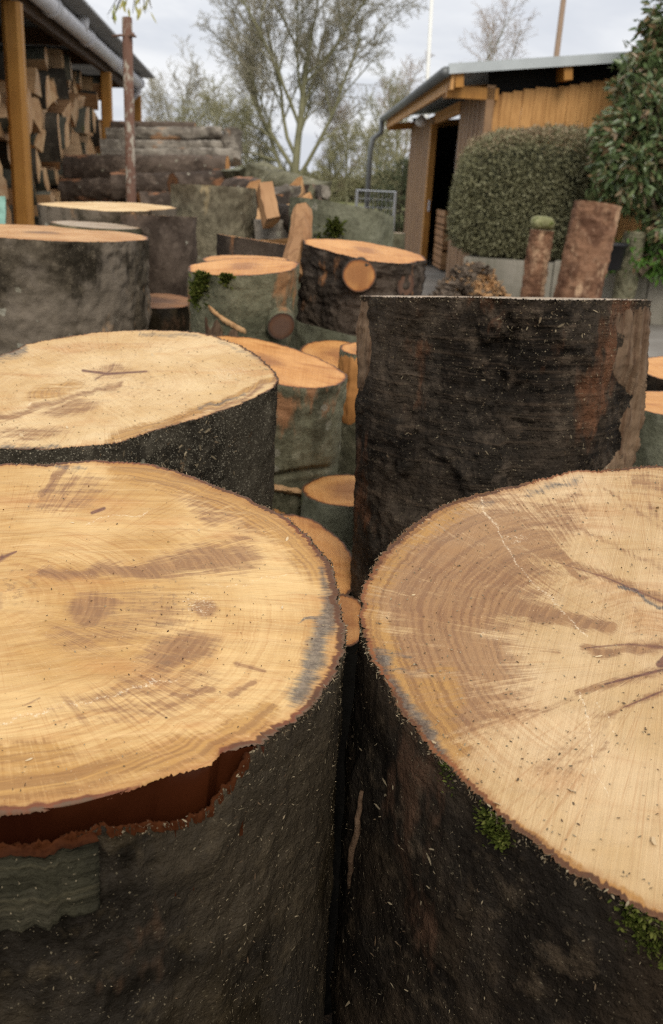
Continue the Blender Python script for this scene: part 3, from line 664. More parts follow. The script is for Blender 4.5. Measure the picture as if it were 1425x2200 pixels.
surf_patch('torn_bark_strip', 'D', (-40,12,-.30,-.004), WD_OLD, .006, lambda a,b,dg,z: (dg + 9*math.sin(z*31)*(1-a) + 4*math.sin(z*90)*(1-a), z), (70,110))
surf_patch('torn_bark_strip', 'D', (-178,-158,-.13,-.002), WD_OLD, .004, lambda a,b,dg,z: (dg + 4*math.sin(z*60)*a, z), (30,60))
px_round('smooth grey green round with a flared top, in the gap beside the pale left rounds', 560, 772, 1.75, .142, .31, slope=(-.13,.10), bark=BGR, face=FO, seed=21, taper=-.14, nth=220, nh=70, rough=.005, irr=.2, key='E',
         extra=lambda TH, z: -.010*np.exp(-((z+.20+.03*np.sin(TH*2))/.006)**2)*sstep(-1.9,-1.4,np.arctan2(np.sin(TH),np.cos(TH)))*(1-sstep(-.5,-.3,np.arctan2(np.sin(TH),np.cos(TH)))))
# the split strip of pale wood across it
surf_patch('torn_strip', 'E', (-95,-38,-.215,-.200), WD_SPLIT, .006, lambda a,b,dg,z: (dg, z + .02*math.sin(a*2.6) - .012*a))
surf_patch('torn_strip', 'E', (-95,-48,-.245,-.225), WD_SPLIT_O, .004, lambda a,b,dg,z: (dg, z - .022*a))
px_round('orange faced round half hidden behind the split orange round in the gap', 724, 762, 2.15, .088, .5, slope=(-.05,.20), bark=BGR, face=FO, seed=22, oval=(1,1.05))
px_round('small round with an orange split flank against the tall dark round', 792, 750, 1.95, .060, .34, slope=(0,.06), bark=BGR, face=FO, seed=23, key='Gg', nth=120, nh=60)
surf_patch('split_flank', 'Gg', (-178,-75,-.155,-.0005), WD_SPLIT_O, .004, lambda a,b,dg,z: (dg, z*(1-.35*(2*a-1)**2) if b < .99 else z), (30, 30))
px_round('low round with an orange wedge of cut face under the grey green round', 748, 1052, 1.68, .082, .62, slope=(.05,.05), bark=BS, face=FO, seed=24)
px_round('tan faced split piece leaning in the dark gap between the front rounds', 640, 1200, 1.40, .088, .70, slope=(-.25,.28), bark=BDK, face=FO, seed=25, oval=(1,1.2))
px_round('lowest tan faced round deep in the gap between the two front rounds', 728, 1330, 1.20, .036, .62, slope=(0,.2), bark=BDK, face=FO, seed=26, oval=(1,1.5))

px_round('mossy olive round with a torn branch scar and orange cut top', 522, 572, 2.0, .119, .185, axis=(.03,-.02,1), slope=(.10,.055), bark=BK, face=FO, seed=27, taper=-.12, nth=260, nh=90, rough=.004, key='K', irr=.16)
surf_patch('branch_scar', 'K', (-126,-74,-.170,-.085), WD_OLD, .005, lambda a,b,dg,z: (dg, max(-.18, z - .045*a + .014*math.sin(a*17 + b*2))), (50, 30))
surf_patch('torn_strip', 'K', (-122,-76,-.070,-.056), WD_SPLIT, .005, lambda a,b,dg,z: (dg, z - .055*a), (24, 7))
stub(REC['K']['root'], 'K', P(604, 700, 1.938), (.25,-.9,-.20), .030, .03, FBR, BK)
moss_patch('K', [(440,600,.035), (425,625,.03), (490,592,.02)], 420, MOSS, .010)

px_round('dark knotty round with a sawn round branch stub and orange top', 785, 537, 2.35, .147, .19, slope=(-.045,.05), axis=(.04,-.03,1), bark=BL, face=FO, seed=28, nth=260, nh=90, rough=.010, key='L', irr=.16)
stub(REC['L']['root'], 'L', P(772, 592, 2.210), (-.02,-1,.08), .040, .04, FO, BL)
stub(REC['L']['root'], 'L', P(872, 612, 2.262), (.62,-.75,-.05), .030, .04, FBR, BL)

px_round('tall square looking block with lichen speckled grey bark', 461, 401, 3.2, .144, None, slope=(0,-.04), bark=BM, face=FG, seed=29, nth=220, nh=120, rough=.010, key='M', irr=.06)
px_round('dark bark block with a thin reddish slanting top in front of the speckled block', 542, 514, 2.6, .096, None, slope=(-.10,-.065), bark=BL, face=FO, seed=30)
px_round('orange topped round showing as a thin sliver behind the mossy olive round', 528, 558, 2.25, .105, None, slope=(.02,.03), bark=BGR, face=FO, seed=31)
px_round('big grey green block with a sloping arched top and moss on its left', 738, 446, 3.0, .160, None, slope=(-.13,-.10), bark=BS, face=FT, seed=32, nth=200, nh=90, rough=.008, key='P', irr=.14)
moss_patch('P', [(690,500,.06), (700,540,.06), (720,490,.03)], 500, MOSS, .014)
px_round('low dark round with a weathered brown face beside the big grey round', 345, 646, 2.55, .092, None, slope=(0,.10), bark=BA, face=FBR, seed=33)
px_round('big mottled grey round at the left edge with a dark stained pale top', 90, 499, 2.3, .262, None, slope=(-.015,.0), bark=BR, face=FT, seed=34, nth=320, nh=160, rough=.009, key='Rr', irr=.09, nr=40)
px_round('broad half hidden round with a bright wavy cream top near the rusty pole', 232, 442, 2.95, .212, None, slope=(.01,.035), bark=BR, face=FCP, seed=35, irr=.30, nth=240)
px_round('small pale grey topped round in front of the cream topped round', 206, 483, 2.62, .122, None, slope=(-.03,.01), bark=BGR, face=FG, seed=36)
px_round('dark brown round standing between the big grey round and the speckled block', 342, 464, 2.75, .108, None, slope=(.02,-.05), bark=BV, face=FT, seed=37, nh=80, rough=.006)
px_round('far right round with an orange cut face, nearer the retaining wall', 1560, 806, 2.25, .215, None, slope=(-.02,.03), bark=BC, face=FO, seed=38)
px_round('right edge round with an orange face, next to the tall dark round', 1530, 874, 1.72, .165, None, slope=(0,-.04), bark=BS, face=FO, seed=39)
px_round('small pale round on the ground near the shed door post', 855, 500, 5.5, .045, .3, bark=BGR, face=FG, seed=40)

# ---- split pieces lying about
def wedge(name, label, top, axis, xdir, R, L, a0, a1, bark, face, split, cat='split log', group='split logs among the rounds', seed=0, na=7, nz=4):
    x, y, a = frame(axis, xdir); rot = np.stack([x, y, a], 1); root = empty(name, np.asarray(top) - a*L, rot, label, cat, group)
    rnd = random.Random(seed); th = np.radians(np.linspace(a0, a1, na)); rr = R*(1 + np.array([rnd.uniform(-.06,.06) for _ in th]))
    zs = np.linspace(0, L, nz)
    bx = [rnd.uniform(-.05,.05)*R for _ in zs]; by = [rnd.uniform(-.05,.05)*R for _ in zs]
    ap = [(rnd.uniform(-.08,.08)*R + bx[k], rnd.uniform(-.08,.08)*R + by[k]) for k in range(nz)]
    V = [(rr[i]*math.cos(th[i])+bx[k], rr[i]*math.sin(th[i])+by[k], zs[k]) for i in range(na) for k in range(nz)]
    mesh('bark', V, grid_faces(na, nz), bark, root)
    for e in (0, na-1):
        m_ = 3; S = []
        for q in range(m_):
            w = q/(m_-1)
            for k in range(nz):
                o = rnd.uniform(-.03,.03)*R if q == 1 else 0
                S.append((ap[k][0]*(1-w)+V[e*nz+k][0]*w + o, ap[k][1]*(1-w)+V[e*nz+k][1]*w + o, zs[k]))
        g = grid_faces(m_, nz); mesh('split_side', S, g if e == 0 else g[:, ::-1], split, root, smooth=False)
    for k, zz in ((0, 0), (nz-1, L)):
        pts = [(ap[k][0], ap[k][1], zz)] + [V[i*nz+k] for i in range(na)]
        mesh('cut_face', pts, [tuple(range(len(pts)))], face, root, dict(rad=np.r_[0, rr], edge=np.r_[R, rr*0+.006], ang=np.r_[0, th]), smooth=False)
    return root
def px_plank(name, label, a, da, b, db, w, t, mat, facing=(0,-1,0), cat='split log', taper=.9, group='split logs among the rounds', seed=0):
    A_, B_ = P(*a, da), P(*b, db); d = B_-A_; L = np.linalg.norm(d); d /= L; x = np.cross(d, facing); x /= np.linalg.norm(x); y = np.cross(x, d)
    rnd = random.Random(seed); V = []; n = 9; sec = [(-.5,-.3),(-.2,-.52),(.25,-.5),(.5,-.2),(.48,.4),(0,.55),(-.46,.42)]; m_ = len(sec)
    jit = [(rnd.uniform(-.14,.14), rnd.uniform(-.2,.2)) for _ in sec]
    for k in range(n):
        s = 1 + (taper-1)*k/(n-1); bend = math.sin(k/(n-1)*math.pi)*.08*w
        for (u, v_), (ju, jv) in zip(sec, jit):
            V.append(A_ + d*(L*k/(n-1)) + x*((u+ju+rnd.uniform(-.05,.05))*w*s + bend) + y*(v_+jv+rnd.uniform(-.10,.10))*t*s)
    base = A_.copy(); V = [v - base for v in V]
    Fs = [(k*m_+i, k*m_+(i+1)%m_, (k+1)*m_+(i+1)%m_, (k+1)*m_+i) for k in range(n-1) for i in range(m_)] + [tuple(range(m_-1,-1,-1)), tuple((n-1)*m_+i for i in range(m_))]
    o = mesh(name, V, Fs, mat, smooth=False); o.location = base
    return tag(o, label, cat, group)
px_plank('split_log', 'upright brown split wedge standing beside the mossy olive round', (628,592), 2.35, (652,445), 2.45, .060, .05, WD_SPLIT_B, seed=1, taper=.75)
px_plank('split_log', 'thick grey bark slab slanting across the heap behind the speckled block', (545,378), 5.2, (690,425), 4.9, .17, .16, BGR, seed=3)
px_plank('split_log', 'dark split piece with a pale top edge behind the upright wedge', (548,490), 3.2, (650,485), 3.2, .06, .08, BV2, seed=5)
px_plank('split_log', 'mossy greenish split piece at the right end of the long logs', (498,385), 8.0, (548,378), 7.6, .16, .16, BS, seed=7)
px_plank('split_log', 'thin grey stick of wood beside the mossy block top', (655,402), 5.0, (700,412), 4.8, .06, .06, BV2, seed=8)
px_plank('split_log', 'dark grey split piece low in the heap under the slanting slab', (590,415), 5.0, (650,425), 4.6, .14, .10, BV, seed=9)
def px_wedge(label, a, da, b, db, R, a0, a1, split, bark=BV2, face=FT, xdir=(1,0,0), seed=0):
    A_, B_ = P(*a, da), P(*b, db); d = B_ - A_
    return wedge('split_log', label, B_, d, xdir, R, np.linalg.norm(d), a0, a1, bark, face, split, seed=seed, na=9, nz=6)
px_wedge('short brown split piece leaning on the right side of the speckled block', (572,470), 3.05, (556,394), 3.12, .046, -60, 50, WD_SPLIT_B, xdir=(.3,1,0), seed=61)
px_wedge('pale cream split piece with a bright face under the slanting slab', (540,482), 3.5, (655,462), 3.35, .085, 200, 330, WD_SPLIT, xdir=(0,.3,1), seed=62)
px_wedge('small orange split piece on top of the heap under the trees', (585,452), 3.9, (640,428), 3.75, .080, 190, 300, WD_SPLIT_O, xdir=(0,.2,1), seed=63)
px_wedge('grey barked quarter log lying across the heap', (600,400), 4.6, (655,418), 4.3, .085, 20, 150, WD_SPLIT_B, bark=BGR, xdir=(0,.2,1), seed=64)
px_wedge('dark barked quarter log below the mossy split piece', (505,425), 4.4, (560,432), 4.2, .10, 10, 140, WD_SPLIT, bark=BV, xdir=(0,.2,1), seed=65)
px_wedge('split quarter log with its orange end pointing right in the heap', (615,470), 3.3, (668,478), 3.1, .06, 30, 150, WD_SPLIT_O, bark=BL, face=FO, xdir=(0,.2,1), seed=66)
for k, (lb, a_, da, b_, db, w_, t_, mt) in enumerate((
    ('dark bark piece lying under the cream split piece', (545,452), 3.6, (620,440), 3.7, .12, .08, BL),
    ('short bark covered stick across the top of the heap', (560,428), 4.2, (640,405), 4.3, .08, .08, BV2))):
    px_plank('split_log', lb, a_, da, b_, db, w_, t_, mt, seed=20+k, taper=.7)
# supports of the small pieces : a low bark heap under them
def heap(name, c, sx, sy, h, mat, label, cat, seed=0, n=110):
    V = []
    for i in range(n):
        for j in range(40):
            a = 2*math.pi*i/n; k = j/39; q = np.array([[math.cos(a)*k*2+seed, math.sin(a)*k*2, 0]])
            z = h*(1-k**1.6)*(1 + .45*float(fbm(q*2.2, 3, seed)[0])) + .16*abs(float(fbm(q*7, 4, seed+1)[0]))*min(1, 3*(1-k)); V.append((c[0]+sx*k*math.cos(a), c[1]+sy*k*math.sin(a), max(c[2]-.02, c[2]+z-.02)))
    o = mesh(name, V, grid_faces(n, 40, True), mat); return tag(o, label, cat)
gh = P(600, 440, 4.2)
heap('log_heap', (gh[0]+.05, gh[1]+.6, 0), .75, .95, 1.02, BV, 'dark heap of bark and offcuts behind the speckled block', 'wood heap', 5)

# ---- long logs piled behind the pole
LG = 'long logs piled beside the woodshed'
def long_log(label, a, da, b, db, R, bark, face=FT, seed=0):
    A_, B_ = P(*a, da), P(*b, db); L = np.linalg.norm(B_-A_)
    return log_round('long_log', label, B_, R, L, axis=(B_-A_), bark=bark, face=face, seed=seed, nth=60, nh=40, nr=8, rough=.012, irr=.08, group=LG, cat='log', both=True)
long_log('uppermost thin log of the long log pile', (228,290), 9.4, (476,286), 9.6, .068, BV2, seed=51)
long_log('grey log lying second from the top of the long log pile', (215,316), 9.2, (492,318), 9.5, .072, BV2, seed=52)
long_log('grey log with a pale upper side in the middle of the log pile', (218,338), 9.0, (500,336), 9.25, .078, BV2, seed=53)
long_log('thickest dark log of the pile with a pale rimmed right end', (145,366), 8.8, (490,368), 8.72, .138, BV, FO, seed=54)
long_log('dark reddish log low in the pile, left of the pole', (132,414), 8.7, (300,410), 8.7, .115, BV, seed=55)
long_log('dark log low in the pile, right of the pole', (240,404), 8.3, (480,402), 8.5, .120, BV, seed=56)
long_log('short log with a broad reddish cut face at the foot of the log pile', (490,392), 8.1, (372,398), 7.8, .100, BV, FBR, seed=57)
long_log('stubby grey log end jutting out at the right of the pile', (498,348), 9.4, (499,284), 9.45, .095, BV2, FG, seed=58)
long_log('thin log at the back of the pile behind the rusty pole', (240,276), 10.0, (420,278), 10.0, .07, BV, seed=59)
long_log('dark log hidden low behind the cream topped round', (130,440), 8.9, (420,436), 8.6, .13, BV, seed=60)
long_log('lower dark log of the pile near the speckled block', (300,455), 8.3, (540,450), 8.6, .17, BV, seed=61)
long_log('bottom log of the pile, half buried behind the blocks', (200,520), 8.6, (600,515), 8.5, .19, BV, seed=62)

# ---- rusty pole
RUST = plain('rusty_steel', (.20,.12,.085), .75, .1, .5, 20); 
t = NT('rusty_pole_paint'); o = t.mapping(t.obj(), sc=(1,1,.45)); n = t.noise(o, 26, 4, .7)
zc = t.sep(t.obj()); col = t.mix(t.ramp(n, .50, .60), t.mix(t.noise(o, 60, 3), (.17,.085,.055), (.09,.05,.035)), t.mix(t.noise(o, 80, 2), (.38,.34,.27), (.24,.21,.17))); PPAINT = t.fin(col, .75, t.bump(n, .3, .004))
pb = P(281, 470, 4.8); pt = P(273, 38, 4.75); pb = np.array([pb[0], pb[1], 0.0])
root = empty('rusty_pole', pb, None, 'thin rusty upright pole with flaking whitish paint', 'pole')
mb = MB(); dz = pt - pb; mb.tube([(0,0,0), dz*.5+np.array([.004,0,0]), dz], .026, 14); mb.build('pole_shaft', PPAINT, root, True)
mb = MB(); c = dz*.955; mb.tube([c+np.array([-.075,-.01,0]), c+np.array([-.03,-.02,.006]), c+np.array([.05,-.02,.004])], .006, 6); mb.tube([c+np.array([.03,-.03,.0]), c+np.array([.034,-.03,.02])], .011, 8); mb.build('wire_hook', RUST, root, True)
ZEN, EXPO = 1.75, 0.22

# ------------------------------------------------------------------ open woodshed on the left
aL = R_(-6.0); vL = np.array([math.sin(aL), math.cos(aL), 0]); nL = np.array([math.cos(aL), -math.sin(aL), 0]); zU = np.array([0,0,1.0])   # nL points right
p1 = P(42, 300, 6.4); p1[2] = 0
def along(px_, z=1.6): 
    s = solve(lambda s: proj(p1 + vL*s + zU*z)[0] - px_, -1, 14); return s
s2, s3 = along(231, 1.7), along(296, 1.7)
CORR = plain('corrugated_steel', (.30,.30,.30), .55, .2, .35, 6)
GALV = plain('grey_gutter_pvc', (.72,.72,.76), .4, 0.0, .3, 5)
EAVE = wood_mat('dark_brown_eave_timber', (.09,.05,.025), (.06,.035,.018), (20,20,3), .7, .5, 7)  # darker brown timber for the beam under the gutter
ws = empty('open_woodshed', p1, None, 'open lean-to woodshed with yellow timber posts and corrugated roof sheltering stacked firewood', 'woodshed')
s_end = solve(lambda s: proj(p1 + vL*s + nL*.26 + zU*2.9)[0] - 332, 0, 20)
ze = zfor((p1 + vL*s_end + nL*.26)[:2], 165) - .06
zg = zfor((p1 + vL*(s_end-.35) + nL*.09)[:2], 180); print('shed', s2, s3, s_end, ze, zg)                     # roof edge height at the far corner
SL = -.03                                                        # roof rises to the left
for k, s in enumerate((0, s2, s3)):
    m = MB(); q = vL*s; wd = .125 if k == 0 else .115
    m.box(q + zU*((ze-.19)/2), wd, wd, ze-.19, (nL, vL, zU), .1); m.build('post', WD_POST, ws)
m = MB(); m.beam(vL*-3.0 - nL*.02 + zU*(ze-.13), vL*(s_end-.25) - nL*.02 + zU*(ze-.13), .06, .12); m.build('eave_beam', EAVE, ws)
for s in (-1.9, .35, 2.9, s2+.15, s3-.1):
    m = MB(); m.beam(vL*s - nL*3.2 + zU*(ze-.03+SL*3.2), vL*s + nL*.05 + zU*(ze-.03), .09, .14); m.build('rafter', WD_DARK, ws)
# corrugated sheet
nu, nv = 420, 12; V = []
for i in range(nu):
    s = -3.2 + (s_end+3.2)*i/(nu-1)
    for j in range(nv):
        w = .26 - 3.9*j/(nv-1); V.append(vL*s + nL*w + zU*(ze + .075 + SL*(.26-w) - .02 + .017*math.sin(s*2*math.pi/.125)))
rf = mesh('corrugated_roof', V, grid_faces(nu, nv), CORR, ws)
md = rf.modifiers.new('thick', 'SOLIDIFY'); md.thickness = .004; 
m = MB(); g = lambda s, w=.09, z=0: vL*s + nL*w + zU*(zg + z)
m.tube([g(-3.0), g(s_end-.35)], .066, 14); gt = m.build('gutter', GALV, ws, True)
m = MB()
for s in (.9, 2.55, 4.6, s_end-.5): m = MB(); m.tube([g(s-.07), g(s+.07)], .076, 14); m.build('gutter_sleeve', GALV, gt, True)
m = MB(); m.tube([g(2.1), g(2.1,.12,.05), g(2.1,.14,.11)], [.06,.064,.05], 12); m.build('gutter_inlet', GALV, gt, True)
m = MB(); m.tube([g(s_end-.5), g(s_end-.42,.07,-.10), g(s_end-.42,-.02,-.2)], .045, 12); m.build('downpipe', GALV, ws, True)
# back wall and far end of the shed
m = MB()
for k in range(40):
    m.box(vL*(-3 + k*.26) - nL*1.9 + zU*(ze/2-.05), .02+.004*(k % 3), .25, ze-.12, (nL, vL, zU))
m.build('back_wall', CORR, ws)

# firewood
FWG = 'split firewood stacked in the open woodshed'
FWB = (bark_mat('firewood_bark_a', (.05,.042,.032), (.10,.085,.062), (.16,.14,.11), flecks=0, seed=31, sc=.6), bark_mat('firewood_bark_b', (.075,.075,.055), (.13,.125,.095), (.19,.18,.14), flecks=0, moss=.2, seed=32, sc=.6))
FWF = (face_mat('firewood_end_a', (.64,.43,.23), (.50,.31,.155), 20, .3, (.2,.1,.05), (.1,.07,.04), False, 11.3, .004), face_mat('firewood_end_b', (.54,.38,.22), (.43,.28,.155), 60, .3, (.2,.1,.05), (.1,.07,.04), False, 12.3, .004))
WDS2 = wood_mat('split_wood_dry', (.56,.38,.22), (.45,.29,.16), (45,45,5), .75, .6, 18)
protos = []
def fw_place(o, s, w, z, rz, tilt):
    a = nL*math.cos(tilt) + vL*math.sin(tilt)*.8 + zU*math.sin(tilt*1.7)*.3; a /= np.linalg.norm(a)
    x = vL*math.cos(rz) + zU*math.sin(rz); x = x - a*(x@a); x /= np.linalg.norm(x); y = np.cross(a, x)
    M = Matrix.Identity(4)
    for i in range(3): M[i][0] = x[i]; M[i][1] = y[i]; M[i][2] = a[i]
    M.translation = Vector(p1 + vL*s + nL*w + zU*z); o.matrix_world = M
nfw = 0; z = .10; row = 0; top_at = lambda s: 1.98 + .10*min(2, max(0, s-1)) - .10*max(0, s-3.6) + .06*math.sin(s*3)
rw = random.Random(5)
labels = 'split piece of firewood in the stack under the woodshed roof'
for k in range(16):
    sp = rw.choice((0, 0, 1)); full = k % 5 == 0
    a1 = rw.choice((75, 95, 120, 170))
    o = wedge('firewood', labels, (0,0,0), (0,0,1), (1,0,0), rw.uniform(.17,.26), rw.uniform(.42,.56), 0, a1, FWB[k % 2], FWF[(k//2) % 2], (WD_SPLIT, WDS2, WD_SPLIT_B)[k % 3], 'firewood', FWG, seed=100+k)
    protos.append([o, 0])
while z < 2.25:
    s = -2.3 + rw.uniform(0, .15)
    while s < s2 + .55:
        if z < top_at(s):
            pr = rw.choice(protos); 
            o = pr[0] if pr[1] == 0 else copy_tree(pr[0]); pr[1] += 1
            fw_place(o, s, -.64 + rw.uniform(-.08,.10) - .03*(s > 0), z + rw.uniform(-.03,.03), rw.uniform(0, 6.28), rw.gauss(0, .16)); nfw += 1
        s += rw.uniform(.19,.29)
    z += rw.uniform(.185,.215); row += 1
for pr in protos:
    if pr[1] == 0: fw_place(pr[0], rw.uniform(0, 3), -.65, 1.2, 0, 0)
print('firewood', nfw)
px_plank('split_log', 'mint green painted board standing at the left frame edge beside the big grey round', (2,520), 2.9, (3,425), 2.9, .030, .03, plain('mint_paint', (.22,.40,.33), .6), cat='board', seed=12, taper=1, group=None)

# ------------------------------------------------------------------ timber shed on the right
ROOFM = plain('zinc_roof', (.50,.54,.55), .45, .35, .3, 2); FASC = plain('dark_gutter_zinc', (.17,.18,.18), .5, .4, .3, 3)
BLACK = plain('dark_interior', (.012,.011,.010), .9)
aS = R_(-2.8); vE = np.array([math.sin(aS), math.cos(aS), 0]); vW = np.array([math.cos(aS), -math.sin(aS), 0])
Pf = G(866, 538); tn = solve(lambda t: proj(Pf - vE*t + zU*1.5)[0] - 1035, .5, 14); Pn = Pf - vE*tn
print('shed depth far/near', Pf, Pn, 'camera to post')
sh = empty('timber_shed', Pn, None, 'brown timber shed with vertical boards, an open doorway and a pale metal roof edge', 'shed')
zE = zfor((Pn - vW*.45 - vE*.25)[:2], 150)                        # eave height
RS = math.tan(R_(6.5)); LW = 6.5
print('eave', zE)
sA = solve(lambda t: proj(Pn + vE*t + zU*1.0)[0] - 972, 0, 14); sB = solve(lambda t: proj(Pn + vE*t + zU*1.0)[0] - 922, 0, 14)   # doorway
def boards(a, b, z0, z1f, along_, outn, name, mat, wid=.16, t=.024, origin=np.zeros(3), rr=3):
    r = random.Random(rr); m = MB(); s = a; k = 0
    while s < b - 1e-3:
        w = min(wid*r.uniform(.9,1.1), b - s); z1 = z1f(s + w/2)
        m.box(origin + along_*(s+w/2) + outn*(.006*(k % 2) + r.uniform(0,.003)) + zU*((z0+z1)/2), w-.004, t, z1-z0, (along_, outn, zU)); s += w; k += 1
    return m.build(name, mat, sh)
boards(.0, sA, .05, lambda s: zE-.16, vE, -vW, 'door_side_wall', WD_DOOR, rr=1)
boards(sB, tn, .05, lambda s: zE-.16, vE, -vW, 'door_side_wall', WD_DOOR, rr=2)
m = MB(); m.box(vE*((sA+sB)/2) + zU*(zE-.22), .06, sB-sA, .16, (vW, vE, zU)); m.build('door_header', WD_BOARD, sh)
m = MB(); m.box(vE*(sB-.09) - vW*.04 + zU*(zE-.3)/2, .10, .18, zE-.32, (vW, vE, zU)); m.build('door_post', WD_POST, sh)
m = MB(); m.box(vE*(sB-.20) - vW*.03 + zU*1.0, .03, .03, .18, (vW, vE, zU)); m.build('door_handle', GALV, sh)
st = [(0,.0),]; rr = random.Random(8)
boards(.02, LW, .05, lambda s: zE - .21 + RS*s + .09*(((s+.3)/1.05) % 1 - .5) + (.06 if int((s+.3)/1.05) % 2 else .0), vW, -vE, 'board_wall', WD_BOARD, wid=.135, rr=4)
m = MB(); m.box(-vE*.06 + zU*zE/2 + vW*.0, .10, .10, zE-.25, (vW, vE, zU)); m.build('corner_post', WD_DOOR, sh)
# roof slab : eave along vE on the left, rising to the right
m = MB(); a_ = np.array([vW + zU*RS]); x_ = (vW + zU*RS)/np.linalg.norm(vW + zU*RS); n_ = np.cross(x_, vE); 
c = vE*((tn)/2) + x_*(LW/2 - .1) + zU*(zE + .09)
m.box(c - vE*.06, LW+.9, tn+.48, .045, (x_, vE, n_)); rfo = m.build('roof', ROOFM, sh)
m = MB(); m.box(-vE*.315 + x_*(LW/2-.1) + zU*(zE+.065), LW+.92, .022, .11, (x_, vE, n_)); m.build('verge_trim', ROOFM, sh)
m = MB(); m.tube([-vE*.32 - x_*.60 + zU*(zE+.03), vE*(tn+.18) - x_*.60 + zU*(zE+.03)], .062, 12); m.build('gutter', FASC, sh, True)
m = MB(); m.box(vE*(tn/2-.06) - x_*.50 + zU*(zE-.07), .04, tn+.42, .17, (vW, vE, zU)); m.build('eave_fascia', WD_BOARD, sh)
for k in range(5):
    m = MB(); s = -.42 + k*1.28; m.box(-vE*.03 + x_*s + zU*(zE-.06), .10, .50, .15, (x_, vE, n_)); m.build('purlin_end', WD_POST, sh)
for s in (.4, tn-.1):
    m = MB(); m.beam(vE*s - vW*.5 + zU*(zE-.14 - RS*.5), vE*s + vW*2 + zU*(zE-.14+RS*2), .08, .13); m.build('rafter', WD_POST, sh)
m = MB(); m.box(-vE*.06 + vW*-.22 + zU*(zE-.22), .62, .10, .13, (vW, vE, zU)); m.build('corner_beam', WD_POST, sh)
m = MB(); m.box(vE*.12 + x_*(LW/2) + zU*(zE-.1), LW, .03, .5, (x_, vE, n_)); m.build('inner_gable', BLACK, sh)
# downpipe at the far eave corner
m = MB(); q = vE*(tn+.08) - vW*.62; m.tube([q+zU*(zE-.02), q+zU*(zE-.30), q+vW*.0-vE*.0+zU*(zE-.42)-vW*.16, q-vW*.20+zU*(zE-.65), q-vW*.20+zU*.1], .055, 12); m.build('downpipe', FASC, sh, True)
# dark inside with floor, far walls and the stacked crates seen through the doorway
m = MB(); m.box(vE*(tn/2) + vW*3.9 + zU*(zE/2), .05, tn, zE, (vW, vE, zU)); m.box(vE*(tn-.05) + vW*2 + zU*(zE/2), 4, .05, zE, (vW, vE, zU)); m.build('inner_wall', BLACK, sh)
m = MB(); w0 = vE*(sB+.3) + vW*.9
for u in (-.75, .75): m.box(w0 + vE*0 + vW*u*.6 + zU*1.55, .05, .05, 1.0, (vW, vE, zU))
for z_ in (1.05, 2.05): m.box(w0 + zU*z_, .95, .05, .05, (vW, vE, zU))
m.build('inner_window_frame', GALV, sh)
for k in range(3):
    cr = MB(); b = w0*0 + vE*(sA*.30+sB*.70) + vW*.50 + zU*(.02+.31*k)
    cr.box(b+zU*.05, .8, .95, .05, (vW, vE, zU)); cr.box(b+zU*.155-vW*.39, .022, .95, .10, (vW, vE, zU)); cr.box(b+zU*.27-vW*.39, .022, .95, .09, (vW, vE, zU)); cr.box(b+zU*.19-vE*.47, .76, .022, .2, (vW, vE, zU)); cr.box(b+zU*.19+vE*.47, .76, .022, .2, (vW, vE, zU))
    o = cr.build('crate', WD_SPLIT_B); o.location = Vector(Pn); tag(o, ('wooden crate at the bottom of the stack in the shed doorway', 'wooden crate in the middle of the stack in the shed doorway', 'wooden crate on top of the stack in the shed doorway')[k], 'crate', 'crates in the shed doorway')
# lamp above the door
m = MB(); lp = vE*(sB+.2) - vW*.22; m.tube([lp+zU*(zE-.16), lp+zU*(zE-.22), lp+zU*(zE-.28), lp+zU*(zE-.34)], [.03,.09,.11,.05], 14); o = m.build('wall_lamp', plain('white_enamel', (.75,.75,.75), .4), None, True); o.location = Vector(Pn); tag(o, 'white round lamp under the shed eave above the doorway', 'lamp')

# ------------------------------------------------------------------ poles behind the shed
def pole(label, top, bot, d, r, mat, name='flag_pole'):
    a, b = P(*top, d), P(*bot, d); dv = (a - b)/np.linalg.norm(a - b); bz = b - dv*(b[2]/dv[2]); tp = a + dv*1.2
    e = empty(name, bz, None, label, 'pole'); L = tp - bz; m = MB(); m.tube([(0,0,0), L*.5, L], [r, r*.95, r*.85], 12); m.build('pole_shaft', mat, e, True)
    m = MB(); m.tube([L, L+dv*.03, L+dv*.08, L+dv*.11], [r*.9, r*1.7, r*1.4, r*.3], 12); m.build('pole_cap', mat, e, True); 
    m = MB(); m.tube([(0,0,0), zU*.06, zU*.10], [r*2.4, r*2.4, r*1.1], 12); m.build('pole_base', mat, e, True)
pole('white slender pole rising behind the left end of the shed roof', (928,0), (919,165), 24, .055, plain('white_pole_paint', (.72,.72,.68), .5, 0, .1))
pole('brown weathered pole rising behind the shed roof on the right', (1211,0), (1196,120), 22, .075, plain('brown_pole_paint', (.25,.17,.11), .6, 0, .2))

# ------------------------------------------------------------------ ground, wall, field
def ground_sheet(name, x0, x1, y0, y1, z, mat, n=80, amp=0.0, s=.3):
    X, Y = np.meshgrid(np.linspace(x0, x1, n), np.linspace(y0, y1, n), indexing='ij')
    Z = z + amp*fbm(np.stack([X*s, Y*s, X*0], -1), 3, 2)
    return tag(mesh(name, np.stack([X, Y, Z], -1).reshape(-1, 3), grid_faces(n, n), mat), kind='structure')
t = NT('field_grass'); o = t.obj(); t1 = t.noise(o, .25, 5); t2 = t.noise(o, 2.5, 4)
FIELD = t.fin(t.mix(t.ramp(t1, .4, .65), t.mix(t2, (.09,.11,.035), (.14,.15,.06)), (.19,.17,.09)), .95, None, .1)
t = NT('yard_concrete'); o = t.obj(); t1 = t.noise(o, .7, 5); t2 = t.noise(o, 9, 5, .7)
YARD = t.fin(t.mix(t.ramp(t1, .35, .65), t.mix(t2, (.20,.185,.165), (.30,.28,.25)), (.15,.135,.115)), .85, t.bump(t2, .2, .01), .3)
